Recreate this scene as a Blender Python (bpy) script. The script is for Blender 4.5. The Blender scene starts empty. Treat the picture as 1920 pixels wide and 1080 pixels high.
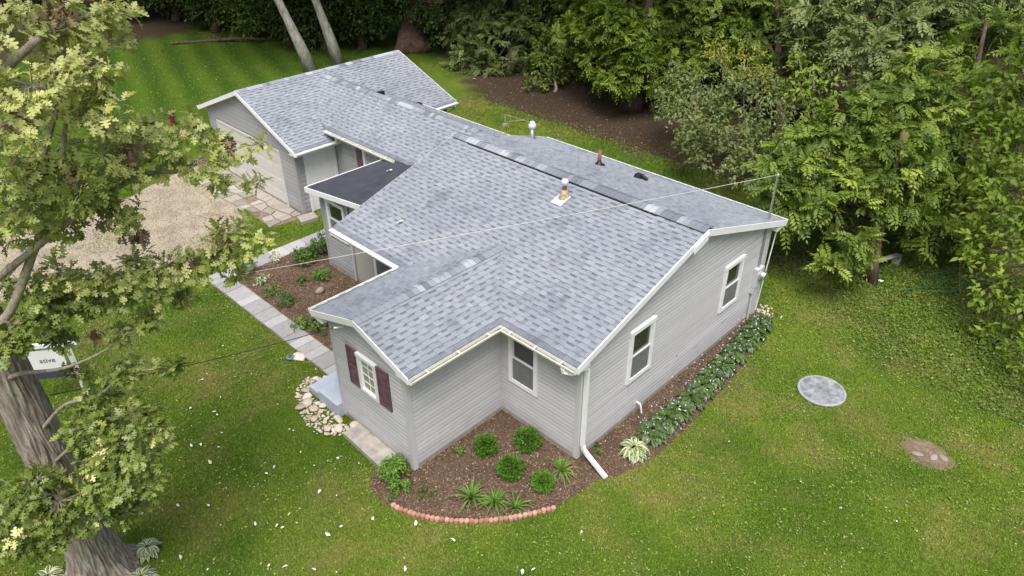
import bpy, math, random
import numpy as np
from mathutils import Vector, Matrix
R = random.Random(7)
NR = np.random.default_rng(11)
scene = bpy.context.scene
col = scene.collection

# ------------------------------------------------------------------ camera
CAM = np.array([-8.30447, -6.37788, 10.84556])
FW = np.array([0.59872733, 0.58762189, -0.54426657])
RT = np.array([0.6981064, -0.71597623, -0.00504885])
UP = np.array([0.39264875, 0.37693309, 0.83889714])
FPX = 1371.163
cd = bpy.data.cameras.new('camera'); cd.sensor_width = 36; cd.lens = FPX * 36 / 1920
cd.clip_start = 0.1; cd.clip_end = 2000
cam = bpy.data.objects.new('camera', cd); col.objects.link(cam)
cam.matrix_world = Matrix(((RT[0], UP[0], -FW[0], CAM[0]), (RT[1], UP[1], -FW[1], CAM[1]), (RT[2], UP[2], -FW[2], CAM[2]), (0, 0, 0, 1)))
scene.camera = cam

# ------------------------------------------------------------------ sky, sun, exposure
SUN_EL, SUN_AZ = math.radians(66), math.radians(222)     # azimuth of the light source measured from +x to +y
world = bpy.data.worlds.new('World'); scene.world = world; world.use_nodes = True
wn = world.node_tree; bg = wn.nodes['Background']
sky = wn.nodes.new('ShaderNodeTexSky'); sky.sky_type = 'NISHITA'; sky.sun_disc = False
sky.sun_elevation = SUN_EL; sky.sun_rotation = math.pi / 2 - SUN_AZ
sky.air_density = 1.0; sky.dust_density = 6.0; sky.ozone_density = 1.0
wn.links.new(sky.outputs[0], bg.inputs[0]); bg.inputs[1].default_value = 0.10
sd = bpy.data.lights.new('sun', 'SUN'); sd.energy = 2.7; sd.angle = math.radians(40); sd.color = (1, 0.98, 0.945)
sun = bpy.data.objects.new('sun', sd); col.objects.link(sun)
sdir = Vector((math.cos(SUN_EL) * math.cos(SUN_AZ), math.cos(SUN_EL) * math.sin(SUN_AZ), math.sin(SUN_EL)))
sun.rotation_euler = (-sdir).to_track_quat('-Z', 'Y').to_euler(); sun.location = sdir * 60
scene.view_settings.view_transform = 'Standard'; scene.view_settings.look = 'None'
scene.view_settings.exposure = 0.64; scene.view_settings.gamma = 1.0; scene.view_settings.use_curve_mapping = False
scene.render.engine = 'CYCLES'

# ------------------------------------------------------------------ helpers
def at(u, v, d):
    """the point d metres deep seen at pixel u, v of the 1920 x 1080 photograph"""
    return CAM + d * (FW + RT * (u - 960) / FPX - UP * (v - 540) / FPX)
def gnd(u, v, z=0.0):
    d = FW + RT * (u - 960) / FPX - UP * (v - 540) / FPX
    return CAM + (z - CAM[2]) / d[2] * d
def proj(P):
    d = np.asarray(P, float) - CAM; z = d @ FW
    return 960 + FPX * (d @ RT) / z, 540 - FPX * (d @ UP) / z, z

def tag(o, label=None, cat=None, group=None, kind=None):
    if label: o['label'] = label
    if cat: o['category'] = cat
    if group: o['group'] = group
    if kind: o['kind'] = kind
    return o
def thing(name, loc, label, cat, group=None, rz=0):
    o = bpy.data.objects.new(name, None); col.objects.link(o); o.location = loc; o.rotation_euler[2] = rz
    o.empty_display_size = 0.2
    return tag(o, label, cat, group)
def link(name, me, parent=None, loc=None):
    o = bpy.data.objects.new(name, me); col.objects.link(o)
    if parent: o.parent = parent
    if loc is not None: o.location = loc
    return o
def np_mesh(name, V, F, mat, tone=None, smooth=False):
    """V (n,3) array, F (m,k) array of equal polygons"""
    V = np.ascontiguousarray(V, np.float32); F = np.ascontiguousarray(F, np.int32)
    me = bpy.data.meshes.new(name); m, k = F.shape
    me.vertices.add(len(V)); me.vertices.foreach_set('co', V.ravel())
    me.loops.add(m * k); me.loops.foreach_set('vertex_index', F.ravel())
    me.polygons.add(m); me.polygons.foreach_set('loop_start', np.arange(0, m * k, k, dtype=np.int32))
    me.polygons.foreach_set('loop_total', np.full(m, k, np.int32))
    if tone is not None:
        a = me.attributes.new('tone', 'FLOAT', 'FACE'); a.data.foreach_set('value', np.ascontiguousarray(tone, np.float32))
    me.update(calc_edges=True)
    if smooth: me.polygons.foreach_set('use_smooth', np.ones(m, bool))
    me.materials.append(mat); return me

class MB:
    def __init__(s): s.v = []; s.f = []; s.t = []
    def quad(s, a, b, c, d, t=.5):
        n = len(s.v); s.v += [tuple(a), tuple(b), tuple(c), tuple(d)]; s.f.append((n, n + 1, n + 2, n + 3)); s.t.append(t)
    def poly(s, pts, t=.5):
        n = len(s.v); s.v += [tuple(p) for p in pts]; s.f.append(tuple(range(n, n + len(pts)))); s.t.append(t)
    def hexa(s, p, t=.5):
        """8 corners: 0-3 bottom loop, 4-7 top loop"""
        n = len(s.v); s.v += [tuple(q) for q in p]
        for f in ((3, 2, 1, 0), (4, 5, 6, 7), (0, 1, 5, 4), (1, 2, 6, 5), (2, 3, 7, 6), (3, 0, 4, 7)):
            s.f.append(tuple(n + i for i in f)); s.t.append(t)
    def box(s, x0, x1, y0, y1, z0, z1, t=.5):
        s.hexa([(x0, y0, z0), (x1, y0, z0), (x1, y1, z0), (x0, y1, z0), (x0, y0, z1), (x1, y0, z1), (x1, y1, z1), (x0, y1, z1)], t)
    def obox(s, fr, u0, u1, v0, v1, n0, n1, t=.5):
        """box in a frame (origin, U, V, N)"""
        o, U, V, N = fr
        P = lambda u, v, n: o + U * u + V * v + N * n
        s.hexa([P(u0, v0, n0), P(u1, v0, n0), P(u1, v1, n0), P(u0, v1, n0), P(u0, v0, n1), P(u1, v0, n1), P(u1, v1, n1), P(u0, v1, n1)], t)
    def prism(s, pts, off, t=.5):
        off = Vector(off); a = [Vector(p) for p in pts]; b = [p + off for p in a]; n = len(a)
        s.poly(a[::-1], t); s.poly(b, t)
        for i in range(n):
            j = (i + 1) % n; s.quad(a[i], a[j], b[j], b[i], t)
    def tube(s, pts, rad, seg=8, t=.5, cap=True, square=False):
        pts = [Vector(p) for p in pts]; n0 = len(s.v); k = len(pts)
        up = Vector((0, 0, 1)); ref = None
        for i, p in enumerate(pts):
            d = (pts[min(i + 1, k - 1)] - pts[max(i - 1, 0)]).normalized()
            if ref is None: ref = d.orthogonal().normalized() if not square else (Vector((0, 1, 0)) - d * d.y).normalized()
            ref = (ref - d * ref.dot(d)).normalized(); bi = d.cross(ref)
            r = rad[i] if isinstance(rad, (list, tuple)) else rad
            for j in range(seg):
                a = 2 * math.pi * (j + (.5 if square else 0)) / seg
                s.v.append(tuple(p + (ref * math.cos(a) + bi * math.sin(a)) * r))
        for i in range(k - 1):
            for j in range(seg):
                a = n0 + i * seg + j; b = n0 + i * seg + (j + 1) % seg
                s.f.append((a, b, b + seg, a + seg)); s.t.append(t)
        if cap:
            s.f.append(tuple(n0 + j for j in range(seg))[::-1]); s.t.append(t)
            s.f.append(tuple(n0 + (k - 1) * seg + j for j in range(seg))); s.t.append(t)
    def lathe(s, base, prof, seg=16, t=.5):
        """prof: (radius, height) from bottom to top"""
        n0 = len(s.v); base = Vector(base)
        for r, h in prof:
            for j in range(seg):
                a = 2 * math.pi * j / seg; s.v.append(tuple(base + Vector((r * math.cos(a), r * math.sin(a), h))))
        for i in range(len(prof) - 1):
            for j in range(seg):
                a = n0 + i * seg + j; b = n0 + i * seg + (j + 1) % seg
                s.f.append((a, b, b + seg, a + seg)); s.t.append(t)
        s.f.append(tuple(n0 + j for j in range(seg))[::-1]); s.t.append(t)
        s.f.append(tuple(n0 + (len(prof) - 1) * seg + j for j in range(seg))); s.t.append(t)
    def mesh(s, name, mat, smooth=False):
        me = bpy.data.meshes.new(name); me.from_pydata(s.v, [], s.f)
        a = me.attributes.new('tone', 'FLOAT', 'FACE'); a.data.foreach_set('value', s.t)
        if smooth: me.polygons.foreach_set('use_smooth', [True] * len(me.polygons))
        me.materials.append(mat); me.update(); return me
    def build(s, name, mat, parent=None, smooth=False, loc=None):
        return link(name, s.mesh(name, mat, smooth), parent, loc)

# ------------------------------------------------------------------ materials
def nmat(name):
    m = bpy.data.materials.new(name); m.use_nodes = True; nt = m.node_tree
    b = nt.nodes['Principled BSDF']
    return m, nt, b
def N(nt, typ, **kw):
    n = nt.nodes.new('ShaderNode' + typ)
    for k, v in kw.items():
        if k in n.inputs: n.inputs[k].default_value = v
        else: setattr(n, k, v)
    return n
def L(nt, a, b): nt.links.new(a, b)
def c4(c): return (c[0], c[1], c[2], 1)
def ramp(nt, fac, stops):
    r = N(nt, 'ValToRGB'); e = r.color_ramp.elements
    while len(e) < len(stops): e.new(.5)
    for el, (p, c) in zip(e, stops): el.position = p; el.color = c4(c)
    L(nt, fac, r.inputs[0]); return r.outputs[0]
def noise(nt, scale, detail=4, rough=.55, coord=None, dist=0):
    n = N(nt, 'TexNoise'); n.inputs['Scale'].default_value = scale; n.inputs['Detail'].default_value = detail
    n.inputs['Roughness'].default_value = rough; n.inputs['Distortion'].default_value = dist
    if coord is None:
        g = N(nt, 'NewGeometry'); coord = g.outputs['Position']
    L(nt, coord, n.inputs['Vector']); return n.outputs[0]
def mixc(nt, fac, a, b, mode='MIX'):
    m = N(nt, 'Mix'); m.data_type = 'RGBA'; m.blend_type = mode
    for s, x in ((0, fac), (6, a), (7, b)):
        if isinstance(x, (int, float)): m.inputs[s].default_value = x
        elif isinstance(x, tuple): m.inputs[s].default_value = c4(x)
        else: L(nt, x, m.inputs[s])
    return m.outputs[2]
def math_(nt, op, a, b=None, clamp=False):
    m = N(nt, 'Math'); m.operation = op; m.use_clamp = clamp
    for i, x in enumerate((a, b)):
        if x is None: continue
        if isinstance(x, (int, float)): m.inputs[i].default_value = x
        else: L(nt, x, m.inputs[i])
    return m.outputs[0]
def bump(nt, b, h, strength=.3, dist=.02):
    n = N(nt, 'Bump'); n.inputs['Strength'].default_value = strength; n.inputs['Distance'].default_value = dist
    L(nt, h, n.inputs['Height']); L(nt, n.outputs[0], b.inputs['Normal'])
def attr(nt, name='tone'):
    a = N(nt, 'Attribute'); a.attribute_name = name; return a.outputs['Fac']

def simple(name, c, rough=.6, var=.08, scale=6, metal=0, bmp=0, bscale=60, spec=.4):
    m, nt, b = nmat(name)
    n = noise(nt, scale, 5)
    lo = tuple(x * (1 - var) for x in c); hi = tuple(min(1, x * (1 + var)) for x in c)
    L(nt, ramp(nt, n, [(.3, lo), (.7, hi)]), b.inputs['Base Color'])
    b.inputs['Roughness'].default_value = rough; b.inputs['Metallic'].default_value = metal
    b.inputs['Specular IOR Level'].default_value = spec
    if bmp: bump(nt, b, noise(nt, bscale, 4), bmp, .01)
    return m

M = {}
M['white'] = simple('white_paint', (.80, .81, .82), .45, .04, 3)
M['gutter'] = simple('gutter_cream', (.78, .78, .71), .45, .08, 4)
M['silt'] = simple('gutter_silt', (.17, .17, .12), .9, .75, 7)
M['gutter_dirt'] = simple('gutter_debris', (.22, .2, .13), .9, .5, 14)
M['trim_grey'] = simple('grey_vinyl_trim', (.52, .525, .535), .5, .03, 3)
M['concrete'] = simple('concrete', (.34, .32, .28), .9, .3, 5, bmp=.3)
M['foundation'] = simple('foundation', (.36, .32, .26), .9, .25, 6, bmp=.3)
M['step_paint'] = simple('blue_grey_step_paint', (.42, .47, .54), .6, .08, 4)
M['dark'] = simple('black_rubber', (.012, .012, .014), .5, .2, 8)
M['tin'] = simple('galvanised_steel', (.5, .51, .52), .35, .15, 18, metal=.8)
M['vent_white'] = simple('white_vent_cap', (.60, .61, .62), .5, .1, 12)
M['rust'] = simple('rusty_steel', (.20, .10, .07), .8, .4, 30)
M['brass'] = simple('stained_flashing', (.36, .29, .17), .6, .5, 20)
M['wire'] = simple('grey_cable', (.55, .55, .53), .6, .1, 30)
M['wire_dark'] = simple('dark_cable', (.03, .03, .03), .6, .1, 30)
M['meter'] = simple('grey_meter_box', (.5, .52, .53), .4, .08, 12)
M['garage_door'] = simple('cream_garage_door', (.60, .585, .55), .55, .05, 3)
M['porch_panel'] = simple('porch_panel_paint', (.40, .385, .35), .6, .04, 3)
M['paver'] = None
M['red'] = simple('red_enamel', (.12, .025, .02), .5, .2, 8)
M['hose'] = simple('green_hose', (.03, .13, .095), .5, .1, 8)
M['plank'] = simple('weathered_plank', (.42, .40, .38), .8, .2, 9)
M['petal'] = simple('dry_cream_leaf', (.72, .70, .56), .8, .15, 30)
M['ink'] = simple('dark_sign_ink', (.05, .06, .09), .6, .1, 8)

def siding_mat(name, c):
    m, nt, b = nmat(name)
    t = attr(nt); n = noise(nt, 2.2, 4); n2 = noise(nt, 40, 2)
    k = math_(nt, 'ADD', math_(nt, 'MULTIPLY', t, .5), math_(nt, 'MULTIPLY', n, .5))
    base = ramp(nt, k, [(.25, tuple(x * .92 for x in c)), (.75, tuple(x * 1.06 for x in c))])
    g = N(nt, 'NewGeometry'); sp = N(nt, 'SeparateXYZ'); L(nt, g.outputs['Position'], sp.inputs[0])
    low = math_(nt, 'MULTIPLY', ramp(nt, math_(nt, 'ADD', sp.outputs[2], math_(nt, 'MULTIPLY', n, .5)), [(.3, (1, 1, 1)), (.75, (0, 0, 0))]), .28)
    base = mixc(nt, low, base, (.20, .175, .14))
    L(nt, base, b.inputs['Base Color']); b.inputs['Roughness'].default_value = .55; b.inputs['Specular IOR Level'].default_value = .3
    bump(nt, b, n2, .08, .004); return m
M['siding_darker'] = siding_mat('darker_grey_siding', (.345, .35, .36))  # darker grey than the main siding, for garage, breezeway and porch walls
M['trim_darker'] = simple('darker_grey_trim', (.33, .335, .345), .5, .03, 3)  # darker grey trim for the same walls
M['siding'] = siding_mat('grey_vinyl_siding', (.515, .51, .53))

def shingle_mat():
    m, nt, b = nmat('architectural_shingle')
    t = attr(nt); g = noise(nt, 260, 2, .7); s = noise(nt, 1.3, 5, .65); s2 = noise(nt, 5, 4, .6)
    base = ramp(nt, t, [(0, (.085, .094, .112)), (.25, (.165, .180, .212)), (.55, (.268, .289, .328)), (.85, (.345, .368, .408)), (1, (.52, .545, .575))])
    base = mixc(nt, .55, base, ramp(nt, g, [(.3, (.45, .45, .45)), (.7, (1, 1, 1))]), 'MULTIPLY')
    stain = math_(nt, 'MULTIPLY', ramp(nt, s, [(.54, (0, 0, 0)), (.68, (1, 1, 1))]), math_(nt, 'MULTIPLY', s2, 1.1))
    base = mixc(nt, math_(nt, 'MULTIPLY', stain, .9, True), base, (.10, .111, .135))
    pt = noise(nt, .55, 3); base = mixc(nt, .5, base, ramp(nt, pt, [(.35, (.80, .82, .86)), (.65, (1.12, 1.12, 1.12))]), 'MULTIPLY')
    L(nt, base, b.inputs['Base Color']); b.inputs['Roughness'].default_value = .85; b.inputs['Specular IOR Level'].default_value = .25
    bump(nt, b, g, .35, .006); return m
M['shingle'] = shingle_mat()
def membrane():
    m, nt, b = nmat('black_roll_roofing')
    n = noise(nt, 3, 5); n2 = noise(nt, 120, 2)
    L(nt, ramp(nt, n, [(.3, (.030, .033, .042)), (.7, (.052, .057, .07))]), b.inputs['Base Color']); b.inputs['Roughness'].default_value = .75
    bump(nt, b, n2, .3, .006); return m
M['membrane'] = membrane()
def glass_dark():
    m, nt, b = nmat('window_glass')
    b.inputs['Base Color'].default_value = (.022, .026, .026, 1); b.inputs['Roughness'].default_value = .06
    b.inputs['Specular IOR Level'].default_value = .7
    bump(nt, b, noise(nt, 3, 2), .05, .02); return m
M['glass'] = glass_dark()
M['screen'] = simple('insect_screen', (.16, .165, .175), .6, .15, 5)
M['blind'] = simple('window_blind', (.33, .34, .28), .5, .2, 5)
def shutter():
    m, nt, b = nmat('faded_plum_shutter')
    n = noise(nt, 7, 6, .7)
    L(nt, ramp(nt, n, [(.3, (.10, .045, .062)), (.55, (.155, .08, .105)), (.75, (.24, .16, .19))]), b.inputs['Base Color']); b.inputs['Roughness'].default_value = .65
    return m
M['shutter'] = shutter()

def leaf_mat(name, stops, trans=.3, rough=.5, spec=.3, patch=.3):
    m, nt, b = nmat(name)
    t = attr(nt); n = noise(nt, .9, 3)
    k = math_(nt, 'ADD', math_(nt, 'MULTIPLY', t, 1 - patch), math_(nt, 'MULTIPLY', n, patch))
    c = ramp(nt, k, stops); L(nt, c, b.inputs['Base Color'])
    b.inputs['Roughness'].default_value = rough; b.inputs['Specular IOR Level'].default_value = spec
    tr = N(nt, 'BsdfTranslucent'); L(nt, mixc(nt, 1, c, (1.0, 1.1, .5), 'MULTIPLY'), tr.inputs[0])
    mx = N(nt, 'MixShader'); mx.inputs[0].default_value = trans
    out = nt.nodes['Material Output']
    L(nt, b.outputs[0], mx.inputs[1]); L(nt, tr.outputs[0], mx.inputs[2]); L(nt, mx.outputs[0], out.inputs[0])
    return m
M['leaf_walnut'] = leaf_mat('walnut_leaf', [(.1, (.045, .085, .012)), (.45, (.118, .18, .025)), (.72, (.22, .295, .045)), (1, (.44, .52, .10))])
M['leaf_lime'] = leaf_mat('lime_green_leaf', [(.15, (.075, .13, .012)), (.5, (.16, .23, .024)), (.85, (.27, .35, .045)), (1, (.42, .45, .09))])
M['leaf_dark'] = leaf_mat('deep_green_leaf', [(.15, (.025, .048, .01)), (.5, (.055, .092, .018)), (.85, (.10, .145, .03)), (1, (.16, .20, .045))], .22)
M['leaf_grey'] = leaf_mat('grey_green_leaf', [(.15, (.08, .115, .032)), (.5, (.16, .205, .066)), (.85, (.26, .31, .115)), (1, (.38, .42, .15))])
M['leaf_yellow'] = leaf_mat('yellow_green_leaf', [(.15, (.12, .15, .02)), (.5, (.24, .26, .04)), (.85, (.38, .36, .06)), (1, (.5, .42, .08))])
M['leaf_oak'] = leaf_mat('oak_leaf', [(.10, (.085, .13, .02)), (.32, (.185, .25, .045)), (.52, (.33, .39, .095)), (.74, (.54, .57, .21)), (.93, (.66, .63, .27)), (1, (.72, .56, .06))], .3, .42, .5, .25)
M['leaf_dead'] = leaf_mat('dried_oak_leaf', [(.1, (.16, .10, .05)), (.6, (.30, .22, .13)), (1, (.42, .33, .21))], .1, .8)
M['leaf_box'] = leaf_mat('boxwood_leaf', [(.1, (.045, .11, .014)), (.6, (.095, .21, .026)), (1, (.20, .34, .055))], .2)
M['leaf_hosta'] = leaf_mat('hosta_leaf', [(.1, (.03, .062, .018)), (.6, (.07, .12, .034)), (1, (.16, .23, .08))], .2, .35)
M['leaf_day'] = leaf_mat('daylily_leaf', [(.1, (.07, .16, .025)), (.7, (.15, .27, .05)), (1, (.36, .33, .09))], .25)
M['leaf_shrub'] = leaf_mat('shrub_leaf', [(.1, (.05, .11, .02)), (.6, (.10, .18, .035)), (1, (.2, .25, .05))], .25)
M['leaf_pale'] = leaf_mat('variegated_leaf', [(.0, (.09, .16, .05)), (.5, (.14, .22, .08)), (.52, (.48, .50, .30)), (1, (.60, .60, .40))], .15, .4, .4, 0)
M['flower'] = simple('pale_lavender_flower', (.55, .54, .66), .7, .15, 20)

def bark(name, lo, hi, sc=9, stretch=.14):
    m, nt, b = nmat(name)
    tc = N(nt, 'NewGeometry'); mp = N(nt, 'Mapping'); mp.inputs['Scale'].default_value = (1, 1, stretch); L(nt, tc.outputs['Position'], mp.inputs[0])
    n = noise(nt, sc, 6, .65, mp.outputs[0], .6)
    n2 = noise(nt, 1.7, 3)
    c = ramp(nt, n, [(.32, tuple(x * .35 for x in lo)), (.47, lo), (.7, hi)])
    c = mixc(nt, math_(nt, 'MULTIPLY', n2, .5), c, tuple((a + b_) * .5 for a, b_ in zip(lo, hi)))
    L(nt, c, b.inputs['Base Color']); b.inputs['Roughness'].default_value = .9; b.inputs['Specular IOR Level'].default_value = .2
    bump(nt, b, n, .9, .05); return m
M['bark_oak'] = bark('oak_bark', (.23, .195, .155), (.50, .46, .40), 15, .2)
M['bark_pale'] = bark('pale_lichen_bark', (.22, .22, .185), (.46, .46, .41), 6, .4)
M['bark_dark'] = bark('brown_bark', (.085, .062, .045), (.17, .13, .10), 8, .2)
M['twig'] = bark('grey_twig', (.30, .26, .20), (.46, .42, .35), 14, .5)

def ground_mat():
    m, nt, b = nmat('lawn_ground')
    g = N(nt, 'NewGeometry'); pos = g.outputs['Position']; sp = N(nt, 'SeparateXYZ'); L(nt, pos, sp.inputs[0]); X, Y = sp.outputs[0], sp.outputs[1]
    fine = noise(nt, 28, 6, .75); mid = noise(nt, 1.1, 5, .6); big = noise(nt, .33, 4, .55); vf = noise(nt, 75, 3, .7)
    green = ramp(nt, fine, [(.28, (.052, .085, .009)), (.5, (.105, .155, .018)), (.72, (.175, .235, .036))])
    dry = ramp(nt, fine, [(.3, (.13, .12, .035)), (.7, (.27, .24, .095))])
    dk = math_(nt, 'MULTIPLY', ramp(nt, math_(nt, 'ADD', math_(nt, 'MULTIPLY', mid, .5), math_(nt, 'MULTIPLY', big, .5)), [(.48, (0, 0, 0)), (.64, (1, 1, 1))]), .75)
    lawn = mixc(nt, dk, green, dry)
    lush = noise(nt, .42, 3, .5, None, .4); lawn = mixc(nt, 1, lawn, ramp(nt, lush, [(.36, (.66, .80, .62)), (.5, (.95, 1, .9)), (.64, (1.18, 1.12, 1.1))]), 'MULTIPLY')
    # mowing stripes across the far lawn
    w = N(nt, 'TexWave'); w.wave_type = 'BANDS'; w.bands_direction = 'X'; w.inputs['Scale'].default_value = .21; w.inputs['Distortion'].default_value = .8
    w.inputs['Detail'].default_value = 2; w.inputs['Detail Scale'].default_value = .7
    mp = N(nt, 'Mapping'); mp.inputs['Rotation'].default_value = (0, 0, math.radians(17)); L(nt, pos, mp.inputs[0]); L(nt, mp.outputs[0], w.inputs[0])
    far = ramp(nt, math_(nt, 'MULTIPLY', math_(nt, 'SUBTRACT', Y, 19), .12), [(0, (0, 0, 0)), (1, (1, 1, 1))])
    stripe = mixc(nt, math_(nt, 'MULTIPLY', w.outputs['Fac'], .6), (.048, .098, .010), (.112, .178, .02))
    stripe = mixc(nt, .8, stripe, ramp(nt, fine, [(.3, (.4, .4, .4)), (.7, (1.25, 1.25, 1.2))]), 'MULTIPLY')
    lawn = mixc(nt, far, lawn, stripe)
    # woodland floor
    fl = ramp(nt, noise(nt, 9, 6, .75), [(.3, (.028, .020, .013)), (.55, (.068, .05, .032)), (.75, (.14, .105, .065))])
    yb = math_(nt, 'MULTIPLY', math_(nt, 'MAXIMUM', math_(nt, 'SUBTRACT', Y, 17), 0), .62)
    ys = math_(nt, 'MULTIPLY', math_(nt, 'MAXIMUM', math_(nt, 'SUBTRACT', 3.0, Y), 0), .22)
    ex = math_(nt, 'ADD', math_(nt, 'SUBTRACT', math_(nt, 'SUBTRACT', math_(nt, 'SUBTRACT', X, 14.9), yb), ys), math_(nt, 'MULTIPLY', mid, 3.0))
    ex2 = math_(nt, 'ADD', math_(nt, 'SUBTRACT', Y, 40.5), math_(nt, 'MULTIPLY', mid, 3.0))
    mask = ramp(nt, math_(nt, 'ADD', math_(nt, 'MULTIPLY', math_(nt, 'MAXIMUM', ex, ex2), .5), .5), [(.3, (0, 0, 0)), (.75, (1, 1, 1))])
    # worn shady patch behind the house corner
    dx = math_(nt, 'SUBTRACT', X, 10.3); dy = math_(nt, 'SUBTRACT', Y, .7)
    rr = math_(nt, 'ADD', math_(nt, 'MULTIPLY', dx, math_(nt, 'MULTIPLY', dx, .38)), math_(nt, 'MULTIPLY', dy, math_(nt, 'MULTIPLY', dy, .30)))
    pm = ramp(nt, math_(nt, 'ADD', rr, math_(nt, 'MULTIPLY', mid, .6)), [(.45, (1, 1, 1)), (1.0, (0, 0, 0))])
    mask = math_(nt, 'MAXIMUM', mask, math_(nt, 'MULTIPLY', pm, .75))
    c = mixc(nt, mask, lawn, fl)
    L(nt, c, b.inputs['Base Color']); b.inputs['Roughness'].default_value = .95; b.inputs['Specular IOR Level'].default_value = .1
    bump(nt, b, math_(nt, 'ADD', fine, vf), .8, .04); return m
M['ground'] = ground_mat()
def grass_mat():
    m, nt, b = nmat('grass_blade')
    t = attr(nt); mid = noise(nt, 1.1, 5, .6); big = noise(nt, .33, 4, .55)
    green = ramp(nt, t, [(0, (.058, .10, .011)), (.45, (.135, .215, .022)), (.8, (.215, .30, .045)), (1, (.40, .45, .15))])
    dry = ramp(nt, t, [(0, (.16, .15, .045)), (.6, (.27, .25, .085)), (1, (.42, .37, .18))])
    dk = math_(nt, 'MULTIPLY', ramp(nt, math_(nt, 'ADD', math_(nt, 'MULTIPLY', mid, .5), math_(nt, 'MULTIPLY', big, .5)), [(.48, (0, 0, 0)), (.64, (1, 1, 1))]), .75)
    lush = noise(nt, .42, 3, .5, None, .4); gcol = mixc(nt, 1, mixc(nt, dk, green, dry), ramp(nt, lush, [(.36, (.66, .80, .62)), (.5, (.95, 1, .9)), (.64, (1.18, 1.12, 1.1))]), 'MULTIPLY')
    L(nt, gcol, b.inputs['Base Color']); b.inputs['Roughness'].default_value = .7; b.inputs['Specular IOR Level'].default_value = .2
    tr = N(nt, 'BsdfTranslucent'); L(nt, gcol, tr.inputs[0]); mx = N(nt, 'MixShader'); mx.inputs[0].default_value = .25
    L(nt, b.outputs[0], mx.inputs[1]); L(nt, tr.outputs[0], mx.inputs[2]); L(nt, mx.outputs[0], nt.nodes['Material Output'].inputs[0])
    return m
M['grass'] = grass_mat()
def mulch_mat(name, lo, mi, hi, sc=16):
    m, nt, b = nmat(name)
    n = noise(nt, sc, 8, .8); n2 = noise(nt, 1.6, 4)
    c = ramp(nt, n, [(.3, lo), (.52, mi), (.74, hi)])
    c = mixc(nt, math_(nt, 'MULTIPLY', ramp(nt, n2, [(.42, (0, 0, 0)), (.62, (1, 1, 1))]), .45), c, tuple(x * .45 for x in mi))
    L(nt, c, b.inputs['Base Color']); b.inputs['Roughness'].default_value = .95; b.inputs['Specular IOR Level'].default_value = .1
    bump(nt, b, n, .9, .05); return m
M['mulch'] = mulch_mat('bark_mulch', (.06, .04, .028), (.145, .098, .068), (.28, .205, .15))
M['gravel'] = mulch_mat('tan_gravel', (.20, .165, .12), (.42, .36, .275), (.60, .54, .44), 20)
M['dirt'] = mulch_mat('bare_dirt', (.10, .07, .05), (.24, .18, .13), (.38, .30, .23), 7)
def tone_mat(name, stops, rough=.85, sc=9, bmp=.3):
    m, nt, b = nmat(name)
    t = attr(nt); oi = N(nt, 'ObjectInfo'); n = noise(nt, sc, 6, .65)
    k = math_(nt, 'ADD', math_(nt, 'MULTIPLY', oi.outputs['Random'], .5), math_(nt, 'MULTIPLY', n, .5))
    L(nt, ramp(nt, k, stops), b.inputs['Base Color']); b.inputs['Roughness'].default_value = rough; b.inputs['Specular IOR Level'].default_value = .25
    bump(nt, b, n, bmp, .02); return m
M['paver'] = tone_mat('grey_concrete_paver', [(.25, (.25, .25, .255)), (.5, (.34, .338, .34)), (.8, (.43, .42, .41))])
M['stone'] = tone_mat('cream_river_stone', [(.2, (.30, .25, .18)), (.5, (.48, .42, .33)), (.8, (.66, .61, .53))])
M['boulder'] = tone_mat('brown_boulder', [(.2, (.18, .14, .11)), (.8, (.33, .28, .24))])
M['flag'] = tone_mat('grey_flagstone', [(.2, (.20, .18, .15)), (.5, (.29, .265, .23)), (.8, (.38, .35, .31))])
M['brick'] = tone_mat('pink_scallop_brick', [(.2, (.30, .14, .10)), (.5, (.40, .21, .155)), (.8, (.50, .31, .24))])
M['lid'] = simple('septic_lid_concrete', (.21, .225, .24), .9, .5, 7, bmp=.3)
M['lid_rim'] = simple('septic_lid_rim', (.30, .315, .33), .9, .2, 9, bmp=.3)
M['chip'] = leaf_mat('mulch_chip', [(0, (.07, .045, .032)), (.5, (.17, .115, .08)), (.85, (.31, .23, .165)), (1, (.50, .42, .33))], 0, .9, .1, .1)
M['pebble'] = leaf_mat('gravel_pebble', [(0, (.17, .14, .10)), (.6, (.38, .33, .25)), (1, (.58, .53, .44))], 0, .9, .1, .1)

# ------------------------------------------------------------------ ground
g = MB(); S = 260
xs = [-S, -30, 0, 30, S]
for i in range(4):
    for j in range(4): g.quad((xs[i], xs[j], 0), (xs[i + 1], xs[j], 0), (xs[i + 1], xs[j + 1], 0), (xs[i], xs[j + 1], 0))
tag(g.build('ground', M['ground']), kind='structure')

def smooth_poly(pts, n=6, jit=0):
    P = [np.array(p, float) for p in pts]; out = []; k = len(P)
    for i in range(k):
        a, b, c, d = P[i - 1], P[i], P[(i + 1) % k], P[(i + 2) % k]
        for j in range(n):
            t = j / n
            q = .5 * ((2 * b) + (c - a) * t + (2 * a - 5 * b + 4 * c - d) * t * t + (3 * b - a - 3 * c + d) * t ** 3)
            out.append(q + NR.normal(0, jit, 2) if jit else q)
    return out
def sheet(name, pts, z, mat, kind='structure', parent=None):
    m = MB(); m.poly([(p[0], p[1], z) for p in pts]); o = m.build(name, mat, parent)
    return tag(o, kind=kind) if not parent else o
def inside(px, py, poly):
    c = np.zeros(len(px), bool); n = len(poly)
    for i in range(n):
        x1, y1 = poly[i][:2]; x2, y2 = poly[(i + 1) % n][:2]
        if y1 == y2: continue
        t = ((y1 > py) != (y2 > py)) & (px < (x2 - x1) * (py - y1) / (y2 - y1) + x1); c ^= t
    return c

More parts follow.
